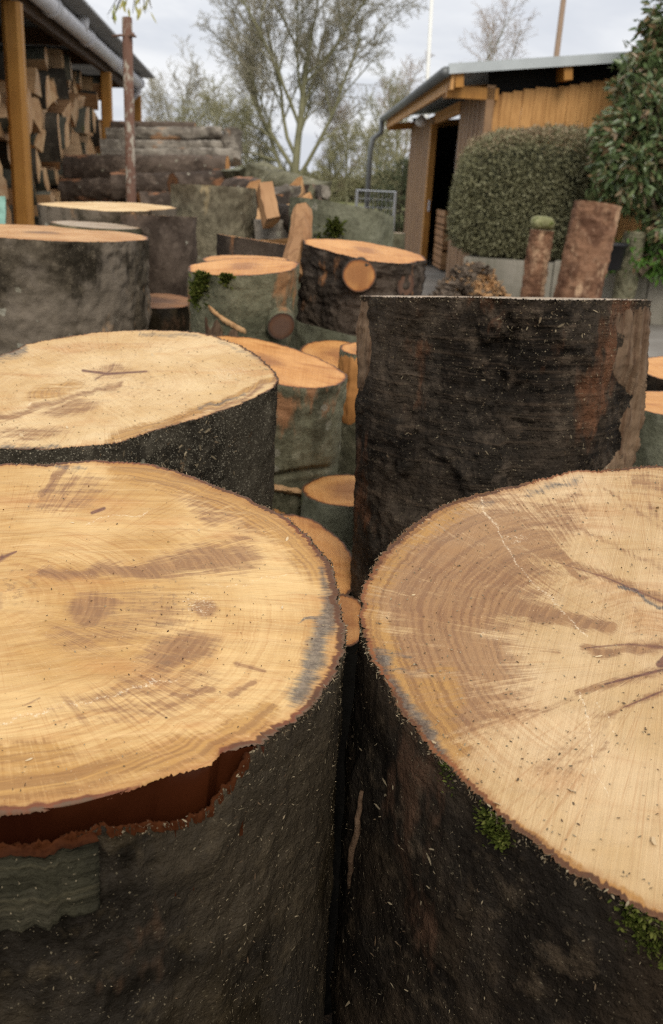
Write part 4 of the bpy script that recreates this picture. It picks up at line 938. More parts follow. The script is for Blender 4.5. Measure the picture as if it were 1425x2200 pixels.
t = NT('gap_shade_ground'); o = t.obj(); t1 = t.noise(o, 40, 5, .75); GAPSHADE = t.fin(t.mix(t.ramp(t1, .5, .7), (.020,.015,.011), (.085,.055,.032)), .9, t.bump(t1, .6, .02), .2)  # contact shade between the stumps put into a very dark ground colour
ground_sheet('ground', -500, 500, -60, 1400, -.03, FIELD, 60)
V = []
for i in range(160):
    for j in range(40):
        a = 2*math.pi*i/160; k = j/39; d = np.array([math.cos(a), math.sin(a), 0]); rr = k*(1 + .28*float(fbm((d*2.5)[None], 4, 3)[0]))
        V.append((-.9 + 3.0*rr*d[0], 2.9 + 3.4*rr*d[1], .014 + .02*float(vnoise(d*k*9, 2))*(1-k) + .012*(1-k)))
tag(mesh('gap_shade_sheet', V, grid_faces(160, 40, True), GAPSHADE), kind='structure')  # added dark sheet under the stumps, deepens the gaps and cuts bounce light
ground_sheet('yard', -12, 16, -5, 27, 0, YARD, 120, .008)
t = NT('chips_litter'); o = t.obj(); t1 = t.noise(o, 30, 5, .75); CHIPM = t.fin(t.mix(t.ramp(t1, .45, .7), (.045,.033,.025), (.16,.10,.06)), .9, t.bump(t1, .6, .02), .2)
t = NT('wall_concrete'); o = t.obj(); t1 = t.noise(o, 2.2, 6, .65); t2 = t.noise(t.mapping(o, sc=(9,9,.9)), 1, 4, .6); t3 = t.noise(o, 40, 4, .7)
cc = t.mix(t.ramp(t1, .35, .65), (.30,.275,.225), (.20,.185,.145)); cc = t.mix(t.math('MULTIPLY', t.ramp(t2, .48, .7), .6), cc, (.115,.115,.075)); cc = t.mix(t.math('MULTIPLY', t3, .25), cc, (.42,.39,.33))
WALLM = t.fin(cc, .85, t.bump(t3, .35, .008), .25)
# retaining wall runs from the debris heap towards the right edge
wA, wB = G(988, 655, .0), G(1420, 697, .0); wd = wB - wA; wd /= np.linalg.norm(wd); wn = np.array([wd[1], -wd[0], 0]);  wn = wn if wn[1] < 0 else -wn
Lw = np.linalg.norm(wB-wA) + 4.0
hW = zfor((wB)[:2], 580); print('wall', wA, wB, hW)
rw_ = empty('retaining_wall', wA, None, 'low stained concrete retaining wall below the clipped bush', 'wall')
npan = 6
for k in range(npan):
    m = MB(); a, b = Lw*k/npan, Lw*(k+1)/npan - .012
    m.box(wd*(a+b)/2 - wn*.09 + zU*(hW/2-.01 - (.03 if k == 0 else 0)), b-a, .18, hW+.02, (wd, wn, zU)); m.build('wall_panel', WALLM, rw_)
m = MB(); m.box(wd*.09 - wn*1.2 + zU*(hW/2-.02), .18, 2.0, hW, (wd, wn, zU)); m.build('wall_panel', WALLM, rw_)
# earth bed behind the wall
SOIL = plain('bed_soil', (.045,.033,.024), .95, 0, .5, 5)
V = []; nx = 50
for i in range(nx):
    for j in range(12):
        q = wA + wd*(.12 + (Lw-.2)*i/(nx-1)) - wn*(.16 + 1.9*j/11); V.append((q[0], q[1], hW - .06 + .05*float(vnoise(np.array([q[0]*2, q[1]*2, 0]), 3)) + (0 if j else -.02)))
tag(mesh('planting_bed', V, grid_faces(nx, 12), SOIL), kind='structure')

# upright log posts in front of the wall
def px_post(name, label, pxt, d, R, bark, face, lean, seed, cap=None, **kw):
    top = P(*pxt, d); L = top[2]/lean[2]*np.linalg.norm(lean) + .02
    return log_round(name, label, top, R, L, axis=lean, bark=bark, face=face, seed=seed, nth=90, nh=120, nr=16, rough=.012, irr=.10, group='upright log posts by the retaining wall', cat='log post', **kw)
px_post('log_post', 'slim upright log post with a mossy pale stone cap', (1165,494), 7.6, .095, BP, FG, (.03,0,1), 71, key='p1')
px_post('log_post', 'thick leaning log post with peeling reddish bark', (1284,437), 7.2, .172, BP, FT, (.085,0,1), 72, taper=.05, key='p2', slope=(0,-.06))
px_post('log_post', 'short grey post standing behind the wall at the right', (1366,498), 9.75, .115, BGR, FG, (.03,0,1), 73, slope=(.03,-.02))
cp = P(1165, 487, 7.6); m = MB(); V = []; n = 22
for j in range(9):
    f = math.pi*j/8
    for i in range(n):
        a = 2*math.pi*i/n; s = 1 + .22*float(fbm(np.array([[math.cos(a)*math.sin(f)*1.5, math.sin(a)*math.sin(f)*1.5, math.cos(f)*1.5]]), 3, 4)[0])
        V.append((.096*math.sin(f)**.6*math.cos(a)*s, .096*math.sin(f)**.6*math.sin(a)*s, .052*math.copysign(abs(math.cos(f))**.6, math.cos(f))*s + .03))
o = mesh('cap_stone', V, [(j*n+i, j*n+(i+1)%n, (j+1)*n+(i+1)%n, (j+1)*n+i) for j in range(8) for i in range(n)], bark_mat('mossy_stone', (.19,.19,.09), (.30,.29,.15), (.40,.38,.25), moss=.5, flecks=0, seed=44, sc=1.5)); o.location = Vector(cp); tag(o, 'pale yellowish mossy stone resting on the slim log post', 'stone')
# black plant pot on the wall
pp = P(1308, 560, 9.6); pp[2] = hW + .0
pr = [(0,0),(.12,0),(.135,.02),(.165,.24),(.18,.245),(.18,.27),(.155,.27),(.15,.23),(0,.22)]; n = 28; V = [(r*math.cos(2*math.pi*i/n), r*math.sin(2*math.pi*i/n), z_) for r, z_ in pr for i in range(n)]
o = mesh('plant_pot', V, [(j*n+i, j*n+(i+1)%n, (j+1)*n+(i+1)%n, (j+1)*n+i) for j in range(len(pr)-1) for i in range(n)], plain('black_plastic', (.012,.012,.014), .45)); o.location = Vector(pp); tag(o, 'round black plastic plant pot on the wall between the posts', 'plant pot')

BARKSC = plain('bark_scrap', (.15,.115,.085), .9, 0, .7, 9)
# debris heap of bark and chips by the wall
hc = G(1005, 672); 
V = []; n = 90
for i in range(n):
    for j in range(26):
        a = 2*math.pi*i/n; k = j/25; x = math.cos(a)*k; y = math.sin(a)*k
        q = np.array([[x*2.4, y*2.4, 3.3]]); z_ = .33*(1-k**2.0)*(1 + .9*float(fbm(q, 4, 5)[0])) + .03*float(fbm(q*6, 2, 6)[0])
        V.append((hc[0] + .48*x, hc[1] + .42*y, max(-.01, z_)))
tag(mesh('bark_heap', V, grid_faces(n, 26, True), CHIPM), 'small brown heap of bark scraps and wood chips at the foot of the concrete wall', 'wood heap', kind='stuff')
V, Fs, mi = [], [], []
for k in range(1700):
    a, q = random.uniform(0, 6.28), abs(random.gauss(0, .6)); x = math.cos(a)*q; y = math.sin(a)*q
    c = np.array([hc[0]+.50*x, hc[1]+.45*y, max(.0, .33*(1-min(1,q)**2.0)*(1+.4*math.sin(a*3+1))) + random.uniform(.0,.07)]); front = (x > 0 and y < .2 and c[2] < .42)
    L, w = random.uniform(.04,.20), random.uniform(.015,.06); d = np.array([random.gauss(0,1), random.gauss(0,1), random.gauss(0,.55)]); d /= np.linalg.norm(d); s = np.cross(d, (random.gauss(0,1), random.gauss(0,1), 1)); s /= np.linalg.norm(s); b = len(V); u = np.cross(d, s)*.006
    V += [c-d*L/2-s*w/2, c+d*L/2-s*w/3, c+d*L/2+s*w/2, c-d*L/2+s*w/3, c-d*L/2-s*w/2+u, c+d*L/2-s*w/3+u, c+d*L/2+s*w/2+u, c-d*L/2+s*w/3+u]
    Fs += [(b+3,b+2,b+1,b),(b+4,b+5,b+6,b+7),(b,b+1,b+5,b+4),(b+2,b+3,b+7,b+6),(b+1,b+2,b+6,b+5),(b+3,b,b+4,b+7)]; mi += [(1 if (front and random.random() < .75) or random.random() < .12 else 0)]*6
tag(mesh('bark_scraps', V, Fs, None, smooth=False, mats=[BARKSC, WD_SPLIT], midx=mi), 'loose bark scraps and orange wood chips strewn over the heap by the wall', 'wood chips', kind='stuff')

# wire fence panel beyond the blocks
ft = [P(768,408,12.0), P(850,414,12.0)]; fe = empty('fence_panel', (ft[0][0], ft[0][1], 0), None, 'galvanised metal frame fence panel with thin wires beyond the grey green block', 'fence')
o0 = np.array([ft[0][0], ft[0][1], 0]); a, b = ft[0]-o0, ft[1]-o0; b = np.array([b[0], b[1], a[2]])
GV = plain('galvanised_tube', (.45,.47,.50), .4, .6, .1); m = MB(); m.tube([a*np.array([1,1,0]), a, b, b*np.array([1,1,0])], .020, 8); m.build('fence_frame', GV, fe)
m = MB()
for k in range(1, 9): q = a + (b-a)*k/9; m.tube([q*np.array([1,1,0])+zU*.1, q], .0025, 4)
for k in range(1, 12): z_ = a[2]*k/12; m.tube([a*np.array([1,1,0])+zU*z_, b*np.array([1,1,0])+zU*z_], .0025, 4)
m.build('wire_mesh', GV, fe)

# ------------------------------------------------------------------ foliage
def leaves(n, pos, size, mat, name, parent, droop=.3, aspect=.38, bend=.25, colf=None, outward=None):
    V, Fs, A = [], [], []; V = np.zeros((n*6, 3)); A = np.zeros((n*6, 3))
    d = rng.standard_normal((n, 3)); d /= np.linalg.norm(d, axis=1, keepdims=True)
    if outward is not None: d = d*.8 + outward*.7
    d[:, 2] -= droop; d /= np.linalg.norm(d, axis=1, keepdims=True)
    r = rng.standard_normal((n, 3)) + np.array([0, 0, 1.0]); s = np.cross(d, r); s /= np.linalg.norm(s, axis=1, keepdims=True) + 1e-9; nn = np.cross(s, d)
    L = size*(.6+.8*rng.random(n))[:, None]; w = L*aspect*.5
    b = L*bend*(rng.random(n)[:, None]*.8+.2)
    V[0::6] = pos; V[1::6] = pos + d*L*.35 + s*w - nn*b*.1; V[2::6] = pos + d*L*.72 + s*w*.75 - nn*b*.5; V[3::6] = pos + d*L - nn*b; V[4::6] = pos + d*L*.72 - s*w*.75 - nn*b*.5; V[5::6] = pos + d*L*.35 - s*w - nn*b*.1
    c = np.stack([rng.random(n), rng.random(n) if colf is None else colf, rng.random(n)], -1)
    for k in range(6): A[k::6] = c
    i = np.arange(n)*6
    f1 = np.stack([i, i+1, i+2, i+3], -1); f2 = np.stack([i, i+3, i+4, i+5], -1)
    return mesh(name, V, np.concatenate([f1, f2]), mat, parent, dict(lv=A), smooth=False)

# clipped evergreen bush
BUSH = leaf_mat('bush_leaf', ((.18,.175,.09), (.29,.28,.165), (.40,.30,.195)), .6, .2, .25)
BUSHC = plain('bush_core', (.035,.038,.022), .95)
TWIGM = plain('twig_brown', (.10,.075,.05), .9)
dB = 10.9; bc = P(1130, 405, dB); hx = 152/F*dB; 
bt = P(1130, 284, dB)[2]; bz = hW - .02; hz = (bt - bz)/2
be = empty('clipped_bush', (bc[0], bc[1]+.0, bz), None, 'rounded clipped evergreen bush with browned top, in front of the shed', 'bush')
def bush_pt(u, n):
    d = rng.standard_normal((n, 3)); d /= np.linalg.norm(d, axis=1, keepdims=True); p = 4.2
    k = (np.abs(d)**p).sum(1)**(-1/p); S = d*k[:, None]
    wob = 1 + .05*fbm(S*2.2, 3, 3) + .05*fbm(S*7, 2, 4)
    return S*wob[:, None]*u[:, None], d
n = 60000; u = 1 - .22*rng.random(n)**2 + .025*rng.standard_normal(n); S, dd = bush_pt(u, n)
wtop = np.where(S[:, 2] > 0, 1 - .10*S[:, 2]*(S[:, 0] < 0)*np.abs(S[:,0]), 1)
pos = np.stack([S[:, 0]*hx*wtop, S[:, 1]*.50, (S[:, 2] + 1)*hz*(1 + .06*S[:, 0])], -1)
colf = np.clip(.42*rng.random(n) + .42*sstep(.35, .95, S[:, 2]) + .22*fbm(S*3, 2, 8) + .18*rng.random(n), 0, 1)
leaves(n, pos, .032, BUSH, 'foliage', be, .0, .5, .2, colf, dd)
S, dd = bush_pt(np.full(3000, .80), 3000)
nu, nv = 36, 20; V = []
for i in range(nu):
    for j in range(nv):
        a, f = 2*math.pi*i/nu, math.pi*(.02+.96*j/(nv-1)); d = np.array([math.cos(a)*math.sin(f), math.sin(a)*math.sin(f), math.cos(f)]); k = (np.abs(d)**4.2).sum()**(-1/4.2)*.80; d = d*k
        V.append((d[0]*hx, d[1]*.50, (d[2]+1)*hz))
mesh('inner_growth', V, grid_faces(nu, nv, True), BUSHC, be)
m = MB()
for k in range(5): m.tube([(random.uniform(-.3,.3), random.uniform(-.2,.2), 0), (random.uniform(-.5,.5), random.uniform(-.3,.3), hz)], [.03,.015], 6)
m.build('stem', TWIGM, be)
mb2 = MB()
for k in range(420):
    i = rng.integers(0, n)
    if S is None: break
    p_ = pos[i]
    if p_[2] < hz*1.2: continue
    mb2.tube([p_, p_ + np.array([random.gauss(0,.015), random.gauss(0,.015), random.uniform(.03,.09)])], .0018, 3, False)
mb2.build('twigs', TWIGM, be)

# glossy laurel
LAUR = leaf_mat('laurel_leaf', ((.075,.115,.042), (.15,.205,.085), (.28,.18,.10)), .24, .2, .5)
LAUR2 = leaf_mat('bright_leaf', ((.06,.14,.02), (.11,.22,.035), (.12,.20,.04)), .35, .3, .45)
def laurel(label, base, lobes, n, size, mat, name='laurel_bush', brown=.0, seed=0):
    e = empty(name, base, None, label, 'bush'); tot = sum(l[3] for l in lobes); PS, OW = [], []
    for (cx, cy, cz, w, rx, ry, rz) in lobes:
        k = int(n*w/tot/7); d = rng.standard_normal((k, 3)); d /= np.linalg.norm(d, axis=1, keepdims=True); u = (.55+.5*rng.random(k)**.6)
        u = u*(1 + .45*fbm(d*2.6 + cx, 3, seed))
        c = np.array([cx, cy, cz]) + d*u[:, None]*np.array([rx, ry, rz])
        q = np.repeat(c, 7, 0) + rng.standard_normal((k*7, 3))*size*.45; PS.append(q); OW.append(np.repeat(d, 7, 0))
    pos = np.concatenate(PS); ow = np.concatenate(OW); cf = np.clip(rng.random(len(pos))*(.62 + brown), 0, 1)
    leaves(len(pos), pos, size, mat, 'foliage', e, .45, .36, .35, cf, ow)
    m = MB()
    for (cx, cy, cz, w, rx, ry, rz) in lobes:
        m.tube([(cx*.15, cy*.15, 0), (cx*.5, cy*.5, cz*.55), (cx, cy, cz+rz*.6)], [.045,.032,.008], 7)
        for k in range(9):
            d = rng.standard_normal(3); d /= np.linalg.norm(d); m.tube([(cx*.7, cy*.7, cz*.75), (cx+d[0]*rx*.5, cy+d[1]*ry*.5, cz+d[2]*rz*.5), (cx+d[0]*rx*.95, cy+d[1]*ry*.95, cz+d[2]*rz*.95)], [.016,.009,.004], 5, False)
    m.build('stem', TWIGM, e)
    V = []
    return e
dLr = 10.0; lb = P(1455, 560, dLr); lb[2] = hW - .05; kk = dLr/F
def rel(px_, py_, dy=0): q = P(px_, py_, dLr+dy); return q - lb
lob = []
for (px_, py_, rx, rz, w, dy) in ((1440,60,80,95,1.2,0), (1425,210,105,110,1.5,.1), (1355,300,100,85,1.2,-.1), (1335,370,85,70,1.0,-.2), (1310,330,55,50,.5,-.1), (1350,180,60,70,.6,0), (1460,380,110,120,1.6,.1), (1440,490,90,70,.9,-.1), (1385,255,60,70,.6,-.3), (1395,120,45,60,.4,0), (1540,200,140,260,2.0,.5)):
    q = rel(px_, py_, dy); q = q + np.array([.17,0,0]); lob.append((q[0], q[1], q[2], w, rx*kk, rx*kk*.9, rz*kk))
laurel('tall glossy laurel bush with drooping leaves at the right edge', lb, lob, 24000, .098, LAUR, brown=.30, seed=3)
q = P(1370, 545, 9.75); q[2] = hW - .04
laurel('low bright green leafy plant between the log posts', q, [(0,.15,.16,1,.28,.25,.17), (.35,.1,.22,1,.25,.25,.22), (-.18,.25,.2,.6,.15,.2,.16)], 900, .075, LAUR2, 'leafy_plant', seed=6)

# ------------------------------------------------------------------ bare trees
LIMB = plain('mossy_limb_bark', (.25,.24,.145), .95, 0, .5, 3, .1); TWG = plain('bare_twigs', (.34,.31,.23), .95, 0, .4, 2, .1); TWR = plain('reddish_twigs', (.36,.275,.20), .95, 0, .4, 2, .1); TWY = plain('olive_twigs', (.30,.285,.165), .95, 0, .4, 2, .1)
class Tree:
    def __init__(s, seed): s.r = random.Random(seed); s.tr = MB(); s.tw = {}
    def branch(s, p, d, L, rad, lev, maxl, spec):
        r = s.r; g = r.gauss; n = 7 if lev < 2 else (4 if lev < maxl else 3); pts = [p]; rd = [rad]; wb, up = spec['wob'][min(lev,4)], spec['up'][min(lev,4)]
        q = p; dx, dy, dz = d
        for k in range(n):
            dx += g(0,1)*wb; dy += g(0,1)*wb; dz += g(0,1)*wb + up; l = L/n/math.sqrt(dx*dx+dy*dy+dz*dz)
            q = (q[0]+dx*l, q[1]+dy*l, q[2]+dz*l); l2 = l*n/L; dx *= l2; dy *= l2; dz *= l2
            pts.append(q); rd.append(rad*(1 - (.62 if lev < maxl else .7)*(k+1)/n))
        if lev <= spec['tl']: s.tr.tube(pts, rd, 8 if lev == 0 else 5, lev == 0)
        else: s.tw.setdefault(n, []).append((pts, rd))
        if lev >= maxl: return
        nc = spec['n'][lev]; f0 = spec['f0'][min(lev,3)]
        for c in range(nc):
            f = f0 + (1-f0)*(c+.6*r.random())/nc; x = f*n; i = min(int(x), n-1); u = x-i; a, b = pts[i], pts[i+1]
            t0, t1, t2 = b[0]-a[0], b[1]-a[1], b[2]-a[2]; tl = math.sqrt(t0*t0+t1*t1+t2*t2); t0 /= tl; t1 /= tl; t2 /= tl
            e0, e1, e2 = g(0,1), g(0,1), g(0,1); c0, c1, c2 = t1*e2-t2*e1, t2*e0-t0*e2, t0*e1-t1*e0; cl = math.sqrt(c0*c0+c1*c1+c2*c2)+1e-9
            an = math.radians(spec['ang'][min(lev,4)]*r.uniform(.7,1.3)); ca, sa = math.cos(an), math.sin(an)/cl
            s.branch((a[0]+t0*tl*u, a[1]+t1*tl*u, a[2]+t2*tl*u), (t0*ca+c0*sa, t1*ca+c1*sa, t2*ca+c2*sa), L*spec['k'][min(lev,4)]*r.uniform(.7,1.2)*(1.15-.5*f if lev else 1.05-.25*f), max(rd[i]*.55, spec['rmin']), lev+1, maxl, spec)
    def twigs(s, name, mat, parent):
        VV, FF, base = [], [], 0
        for n, lst in s.tw.items():
            Pn_ = np.array([l[0] for l in lst]); Rd = np.array([l[1] for l in lst]); B = len(lst); T = np.gradient(Pn_, axis=1); T /= np.linalg.norm(T, axis=2, keepdims=True) + 1e-9
            X = np.cross(T, np.array([.31,.22,.93])); X /= np.linalg.norm(X, axis=2, keepdims=True) + 1e-9; Y = np.cross(T, X)
            V = np.stack([Pn_ + (X*math.cos(a) + Y*math.sin(a))*Rd[..., None] for a in (0, 2.0944, 4.18879)], 2)       # B, n+1, 3, xyz
            idx = np.arange(B*(n+1)*3).reshape(B, n+1, 3) + base; nx_ = np.roll(idx, -1, 2)
            FF.append(np.stack([idx[:, :-1], nx_[:, :-1], nx_[:, 1:], idx[:, 1:]], -1).reshape(-1, 4)); VV.append(V.reshape(-1, 3)); base += V.size//3
        return mesh(name, np.concatenate(VV), np.concatenate(FF), mat, parent)
def make_tree(label, base, H, seed, spec, twm, name='bare_tree', lean=(0.0,0.0)):
    e = empty(name, base, None, label, 'tree', 'bare trees behind the wood yard'); T = Tree(seed)
    T.branch((0.0,0.0,-.1), (lean[0], lean[1], 1.0), H*spec['t0'], H*spec['tr'], 0, spec['max'], spec)
    T.tr.build('trunk', LIMB, e, True); T.twigs('crown', twm, e); return e
BIG = dict(wob=(.04,.09,.14,.18,.22), up=(.1,.10,.06,.03,.0), n=(12,10,8,6,4), f0=(.10,.22,.15,.12), ang=(40,34,36,40,45), k=(.88,.52,.52,.50,.5), rmin=.009, tl=2, max=5, t0=.60, tr=.0165)
MID = dict(wob=(.06,.12,.18,.22,.25), up=(.1,.10,.05,.02,0), n=(12,8,6,5), f0=(.15,.12,.1,.1), ang=(42,38,42,46,48), k=(.55,.55,.5,.5,.5), rmin=.0075, tl=1, max=4, t0=.80, tr=.013)
SHRUB = dict(wob=(.08,.14,.2,.25,.25), up=(.12,.10,.05,.02,0), n=(15,9,7,6), f0=(.04,.1,.1,.1), ang=(48,40,42,46,48), k=(.62,.55,.5,.5,.5), rmin=.0075, tl=1, max=4, t0=.7, tr=.014)
def at_base(px_, d):
    q = solve(lambda a: proj(np.array([a, d, 0.0]))[0] - px_, -80, 80); return np.array([q, d, 0.0])
make_tree('tall spreading bare tree with mossy green limbs in the centre', at_base(628, 38), 10.9, 31, BIG, TWG)
for (lab, px_, d, H, sd, sp, tm) in (
    ('thicket like bare tree with olive twigs next to the woodshed roof', 395, 36, 6.0, 41, MID, TWG),
    ('low bushy bare tree behind the long log pile', 455, 33, 5.3, 42, SHRUB, TWY),
    ('olive bare tree between the log pile and the tall tree', 520, 44, 5.4, 43, MID, TWG),
    ('slender bare tree just right of the tall tree', 745, 42, 5.8, 44, MID, TWR),
    ('bare tree with long drooping olive limbs beside the downpipe', 800, 36, 5.8, 45, MID, TWY),
    ('bare reddish tree rising behind the shed eave', 850, 46, 7.8, 46, MID, TWR),
    ('small bare tree whose thin tips show above the shed roof', 1010, 48, 10.6, 47, MID, TWR),
    ('low mossy bare bush at the foot of the tall tree', 560, 40, 4.4, 48, SHRUB, TWY),
    ('low twiggy bush beyond the wire fence panel', 700, 34, 4.0, 49, SHRUB, TWY),
    ('twiggy olive bush beside the shed downpipe', 848, 30, 4.2, 50, SHRUB, TWY),
    ('pale bare tree at the left end of the tree row', 345, 46, 6.0, 51, MID, TWG)):
    make_tree(lab, at_base(px_, d), H*.84, sd, sp, tm)
# far hedge line across the field
FARH = leaf_mat('far_hedge_leaf', ((.10,.095,.05), (.15,.13,.075), (.13,.14,.06)), .9, .1, .1)
n = 26000; X = rng.uniform(-45, 45, n); hh = 2.1 + .9*fbm(np.stack([X*.16, X*0, X*0], -1), 3, 5); pos = np.stack([X, 72 + rng.uniform(-1.5,1.5,n), hh*rng.random(n)**.8], -1)
o = leaves(n, pos, .38, FARH, 'far_hedgerow', None, 0, .5, .2); tag(o, 'distant brownish green hedgerow across the field behind the trees', 'hedge', kind='stuff')
# evergreen bush by the shed's left corner
q = at_base(855, 25)
laurel('dark evergreen bush standing left of the shed behind the downpipe', q, [(0,0,.9,1,.75,.6,.9), (.5,.2,1.2,.8,.6,.6,.8)], 5200, .10, leaf_mat('evergreen_leaf', ((.05,.06,.03), (.08,.09,.045), (.10,.09,.05)), .8, .15, .2), 'evergreen_bush', seed=9)

# hanging branch with catkins above the woodshed
CATK = leaf_mat('catkin_yellow', ((.42,.40,.14), (.55,.50,.20), (.38,.42,.12)), .8, .3, .1)
ct = P(300, -60, 5.6); e = empty('catkin_branch', ct, None, 'thin overhanging twigs with yellow catkins above the pole', 'branch'); m = MB(); tips = []
for (px_, py_) in ((232,30), (250,14), (285,28), (312,28), (326,18), (270,4), (300,8), (240,40)):
    q = P(px_, py_, 5.6+random.uniform(-.3,.3)) - ct; m.tube([(0,0,0), q*.5 + np.array([0,0,.03]), q], [.005,.0035,.002], 5)
    for k in range(4): tips.append(q*(.55+.45*random.random()) + np.array([random.gauss(0,.02), random.gauss(0,.02), 0]))
m.tube([(0,0,0), (.1,.1,.9), (.6,.3,2.5)], [.006,.012,.02], 6); m.build('twig', TWIGM, e, True)
leaves(len(tips), np.array(tips), .06, CATK, 'catkins', e, 2.0, .28, .1)

# ------------------------------------------------------------------ sawdust, crumbs and fibres on the front rounds
SAW = leaf_mat('sawdust_flake', ((.07,.054,.033), (.36,.29,.185), (.11,.07,.04)), .85, .15, .15)
SAWD = leaf_mat('bark_crumb', ((.07,.04,.025), (.12,.07,.04), (.16,.08,.04)), .9, .05, .1)
def flakes(name, label, items, mat, parent=None):
    """items: (pos, normal, length, width)"""
    n = len(items); p = np.array([i[0] for i in items]); nm = np.array([i[1] for i in items]); L = np.array([i[2] for i in items])[:, None]; w = np.array([i[3] for i in items])[:, None]
    nm = nm + .35*rng.standard_normal((n, 3)); nm /= np.linalg.norm(nm, axis=1, keepdims=True); r = rng.standard_normal((n, 3)); d = np.cross(nm, r); d /= np.linalg.norm(d, axis=1, keepdims=True); s = np.cross(nm, d)
    V = np.zeros((n*6, 3)); j = rng.uniform(.6, 1.2, (6, n, 1)); lift = nm*.0004
    V[0::6] = p - d*L*.5 + lift; V[1::6] = p - d*L*.2 + s*w*.5*j[0] + lift; V[2::6] = p + d*L*.25*j[1] + s*w*.5*j[2] + nm*w*.3; V[3::6] = p + d*L*.5 + nm*w*.35; V[4::6] = p + d*L*.2*j[3] - s*w*.5*j[4] + nm*w*.1; V[5::6] = p - d*L*.3 - s*w*.4*j[5] + lift
    A = np.repeat(np.c_[rng.random(n), rng.random(n), rng.random(n)], 6, 0); i = np.arange(n)*6
    o = mesh(name, V, np.concatenate([np.stack([i, i+1, i+2, i+5], -1), np.stack([i+5, i+2, i+3, i+4], -1)]), mat, parent, dict(lv=A), smooth=False)
    return tag(o, label, 'sawdust', None, 'stuff') if label else o
items = []
def bark_items(key, n, dlo, dhi, zlo, zhi, smin, smax, bias=1.0, clump=0.0):
    r = REC[key]; nth = len(r['th'])
    for k in range(n):
        dg = random.uniform(dlo, dhi); i = int(np.mod(dg, 360)/360*nth) % nth
        z = zlo + (zhi-zlo)*random.random()**bias; zz = r['V'][i, :, 2]; j = int(np.argmin(np.abs(zz - zz[-1] + z)))
        p = r['V'][i, j]
        if clump and .5*vnoise(np.array([dg*.09, z*18, 7.0]), 4) + .5*vnoise(np.array([dg*.35, z*60, 3.0]), 5) < clump*(random.random()*1.5 - .35): continue
        w = r['rot'] @ p + r['base']; nn = r['rot'] @ np.array([p[0], p[1], 0])/np.hypot(p[0], p[1]); L = random.uniform(smin, smax)*(1 if random.random() < .85 else 1.9); items.append((w, nn, L, L*random.uniform(.09, .28)))
bark_items('A', 9500, -110, 40, 0, .5, .0004, .0014, 1, .65); bark_items('A', 160, -110, 40, .03, .5, .002, .0045)
bark_items('A', 2600, -38, 40, 0, .28, .0008, .003, 1.5)
bark_items('C', 11000, 150, 330, 0, .5, .0004, .0015, 1, .65); bark_items('C', 260, 150, 330, .03, .5, .002, .005)
bark_items('C', 500, 160, 215, .05, .5, .002, .006)
bark_items('B', 3600, -95, 30, 0, .4, .0015, .0065, 1.2, .5)
bark_items('B', 160, -62, -40, .04, .10, .004, .009)
bark_items('D', 4200, -175, 0, 0, .5, .0012, .0045, 1.1, .6)
bark_items('D', 40, -95, -50, .012, .05, .002, .007)
# dust and chips on the cut faces
def face_items(key, n, smin, smax, box=None, lst=None):
    r = REC[key]; nth, nr_ = r['FV'].shape[:2]
    for k in range(n):
        i, j = random.randrange(nth), int(nr_*math.sqrt(random.random())*.985); p = r['FV'][i, min(j, nr_-1)]; w = r['rot'] @ p + r['base']
        if box is not None:
            x, y = proj(w)
            if ((x-box[0])/box[2])**2 + ((y-box[1])/box[3])**2 > random.random()**.6*1.6: continue
        L = random.uniform(smin, smax); (items if lst is None else lst).append((w + np.array([0,0,.0004]), np.array([0, -.1, 1]), L, L*random.uniform(.25,.6)))
face_items('A', 500, .0007, .0020); face_items('C', 1300, .0007, .0026); face_items('B', 380, .001, .0035)
# fuzzy fibres round the sawn rims
def rim_items(key, n, lo, hi, dl=-180, dh=180):
    r = REC[key]; nth = len(r['th'])
    for k in range(n):
        dg = random.uniform(dl, dh); i = int(np.mod(dg, 360)/360*nth) % nth; p = r['V'][i, -1]*np.array([1,1,1]); w = r['rot'] @ p + r['base']; o_ = r['rot'] @ np.array([p[0], p[1], 0])/np.hypot(p[0], p[1])
        L = random.uniform(lo, hi); a = np.array([random.gauss(0,1), random.gauss(0,1), random.gauss(0,1)])
        items.append((w + o_*random.uniform(-.001,.0008) + np.array([0,0,random.uniform(-.005,.001)]), a, L, L*random.uniform(.12,.35)))
rim_items('A', 1500, .0012, .0042, -60, 130); rim_items('C', 1700, .0012, .0045, 60, 330); rim_items('B', 700, .0015, .005); rim_items('D', 1300, .001, .0035)
flakes('sawdust', 'pale sawdust flakes and fibres clinging to the front log rounds', items, SAW)
cr = []
wc = []; face_items('C', 16, .004, .008, None, wc); face_items('B', 6, .005, .010, None, wc); face_items('A', 10, .003, .006, None, wc)
flakes('wood_chips', 'pale larger wood chips lying on the front cut faces', wc, leaf_mat('pale_chip', ((.50,.36,.20), (.66,.52,.33), (.40,.30,.18)), .8, .1, .15))
face_items('A', 900, .0008, .0022, (330,1310,230,110), cr); face_items('A', 900, .0008, .0020, (430,1400,190,90), cr); face_items('A', 700, .0008, .0024, (30,1260,110,60), cr); face_items('A', 40, .0012, .003, None, cr)
face_items('A', 800, .0006, .0018, (440,1308,50,28), cr)
face_items('B', 170, .001, .0026, (250,800,330,90), cr); face_items('C', 80, .0007, .0022, None, cr); face_items('C', 130, .001, .003, (1300,1300,170,120), cr)
flakes('bark_crumbs', 'dark bark crumbs scattered over the pale cut faces of the front rounds', cr, SAWD)

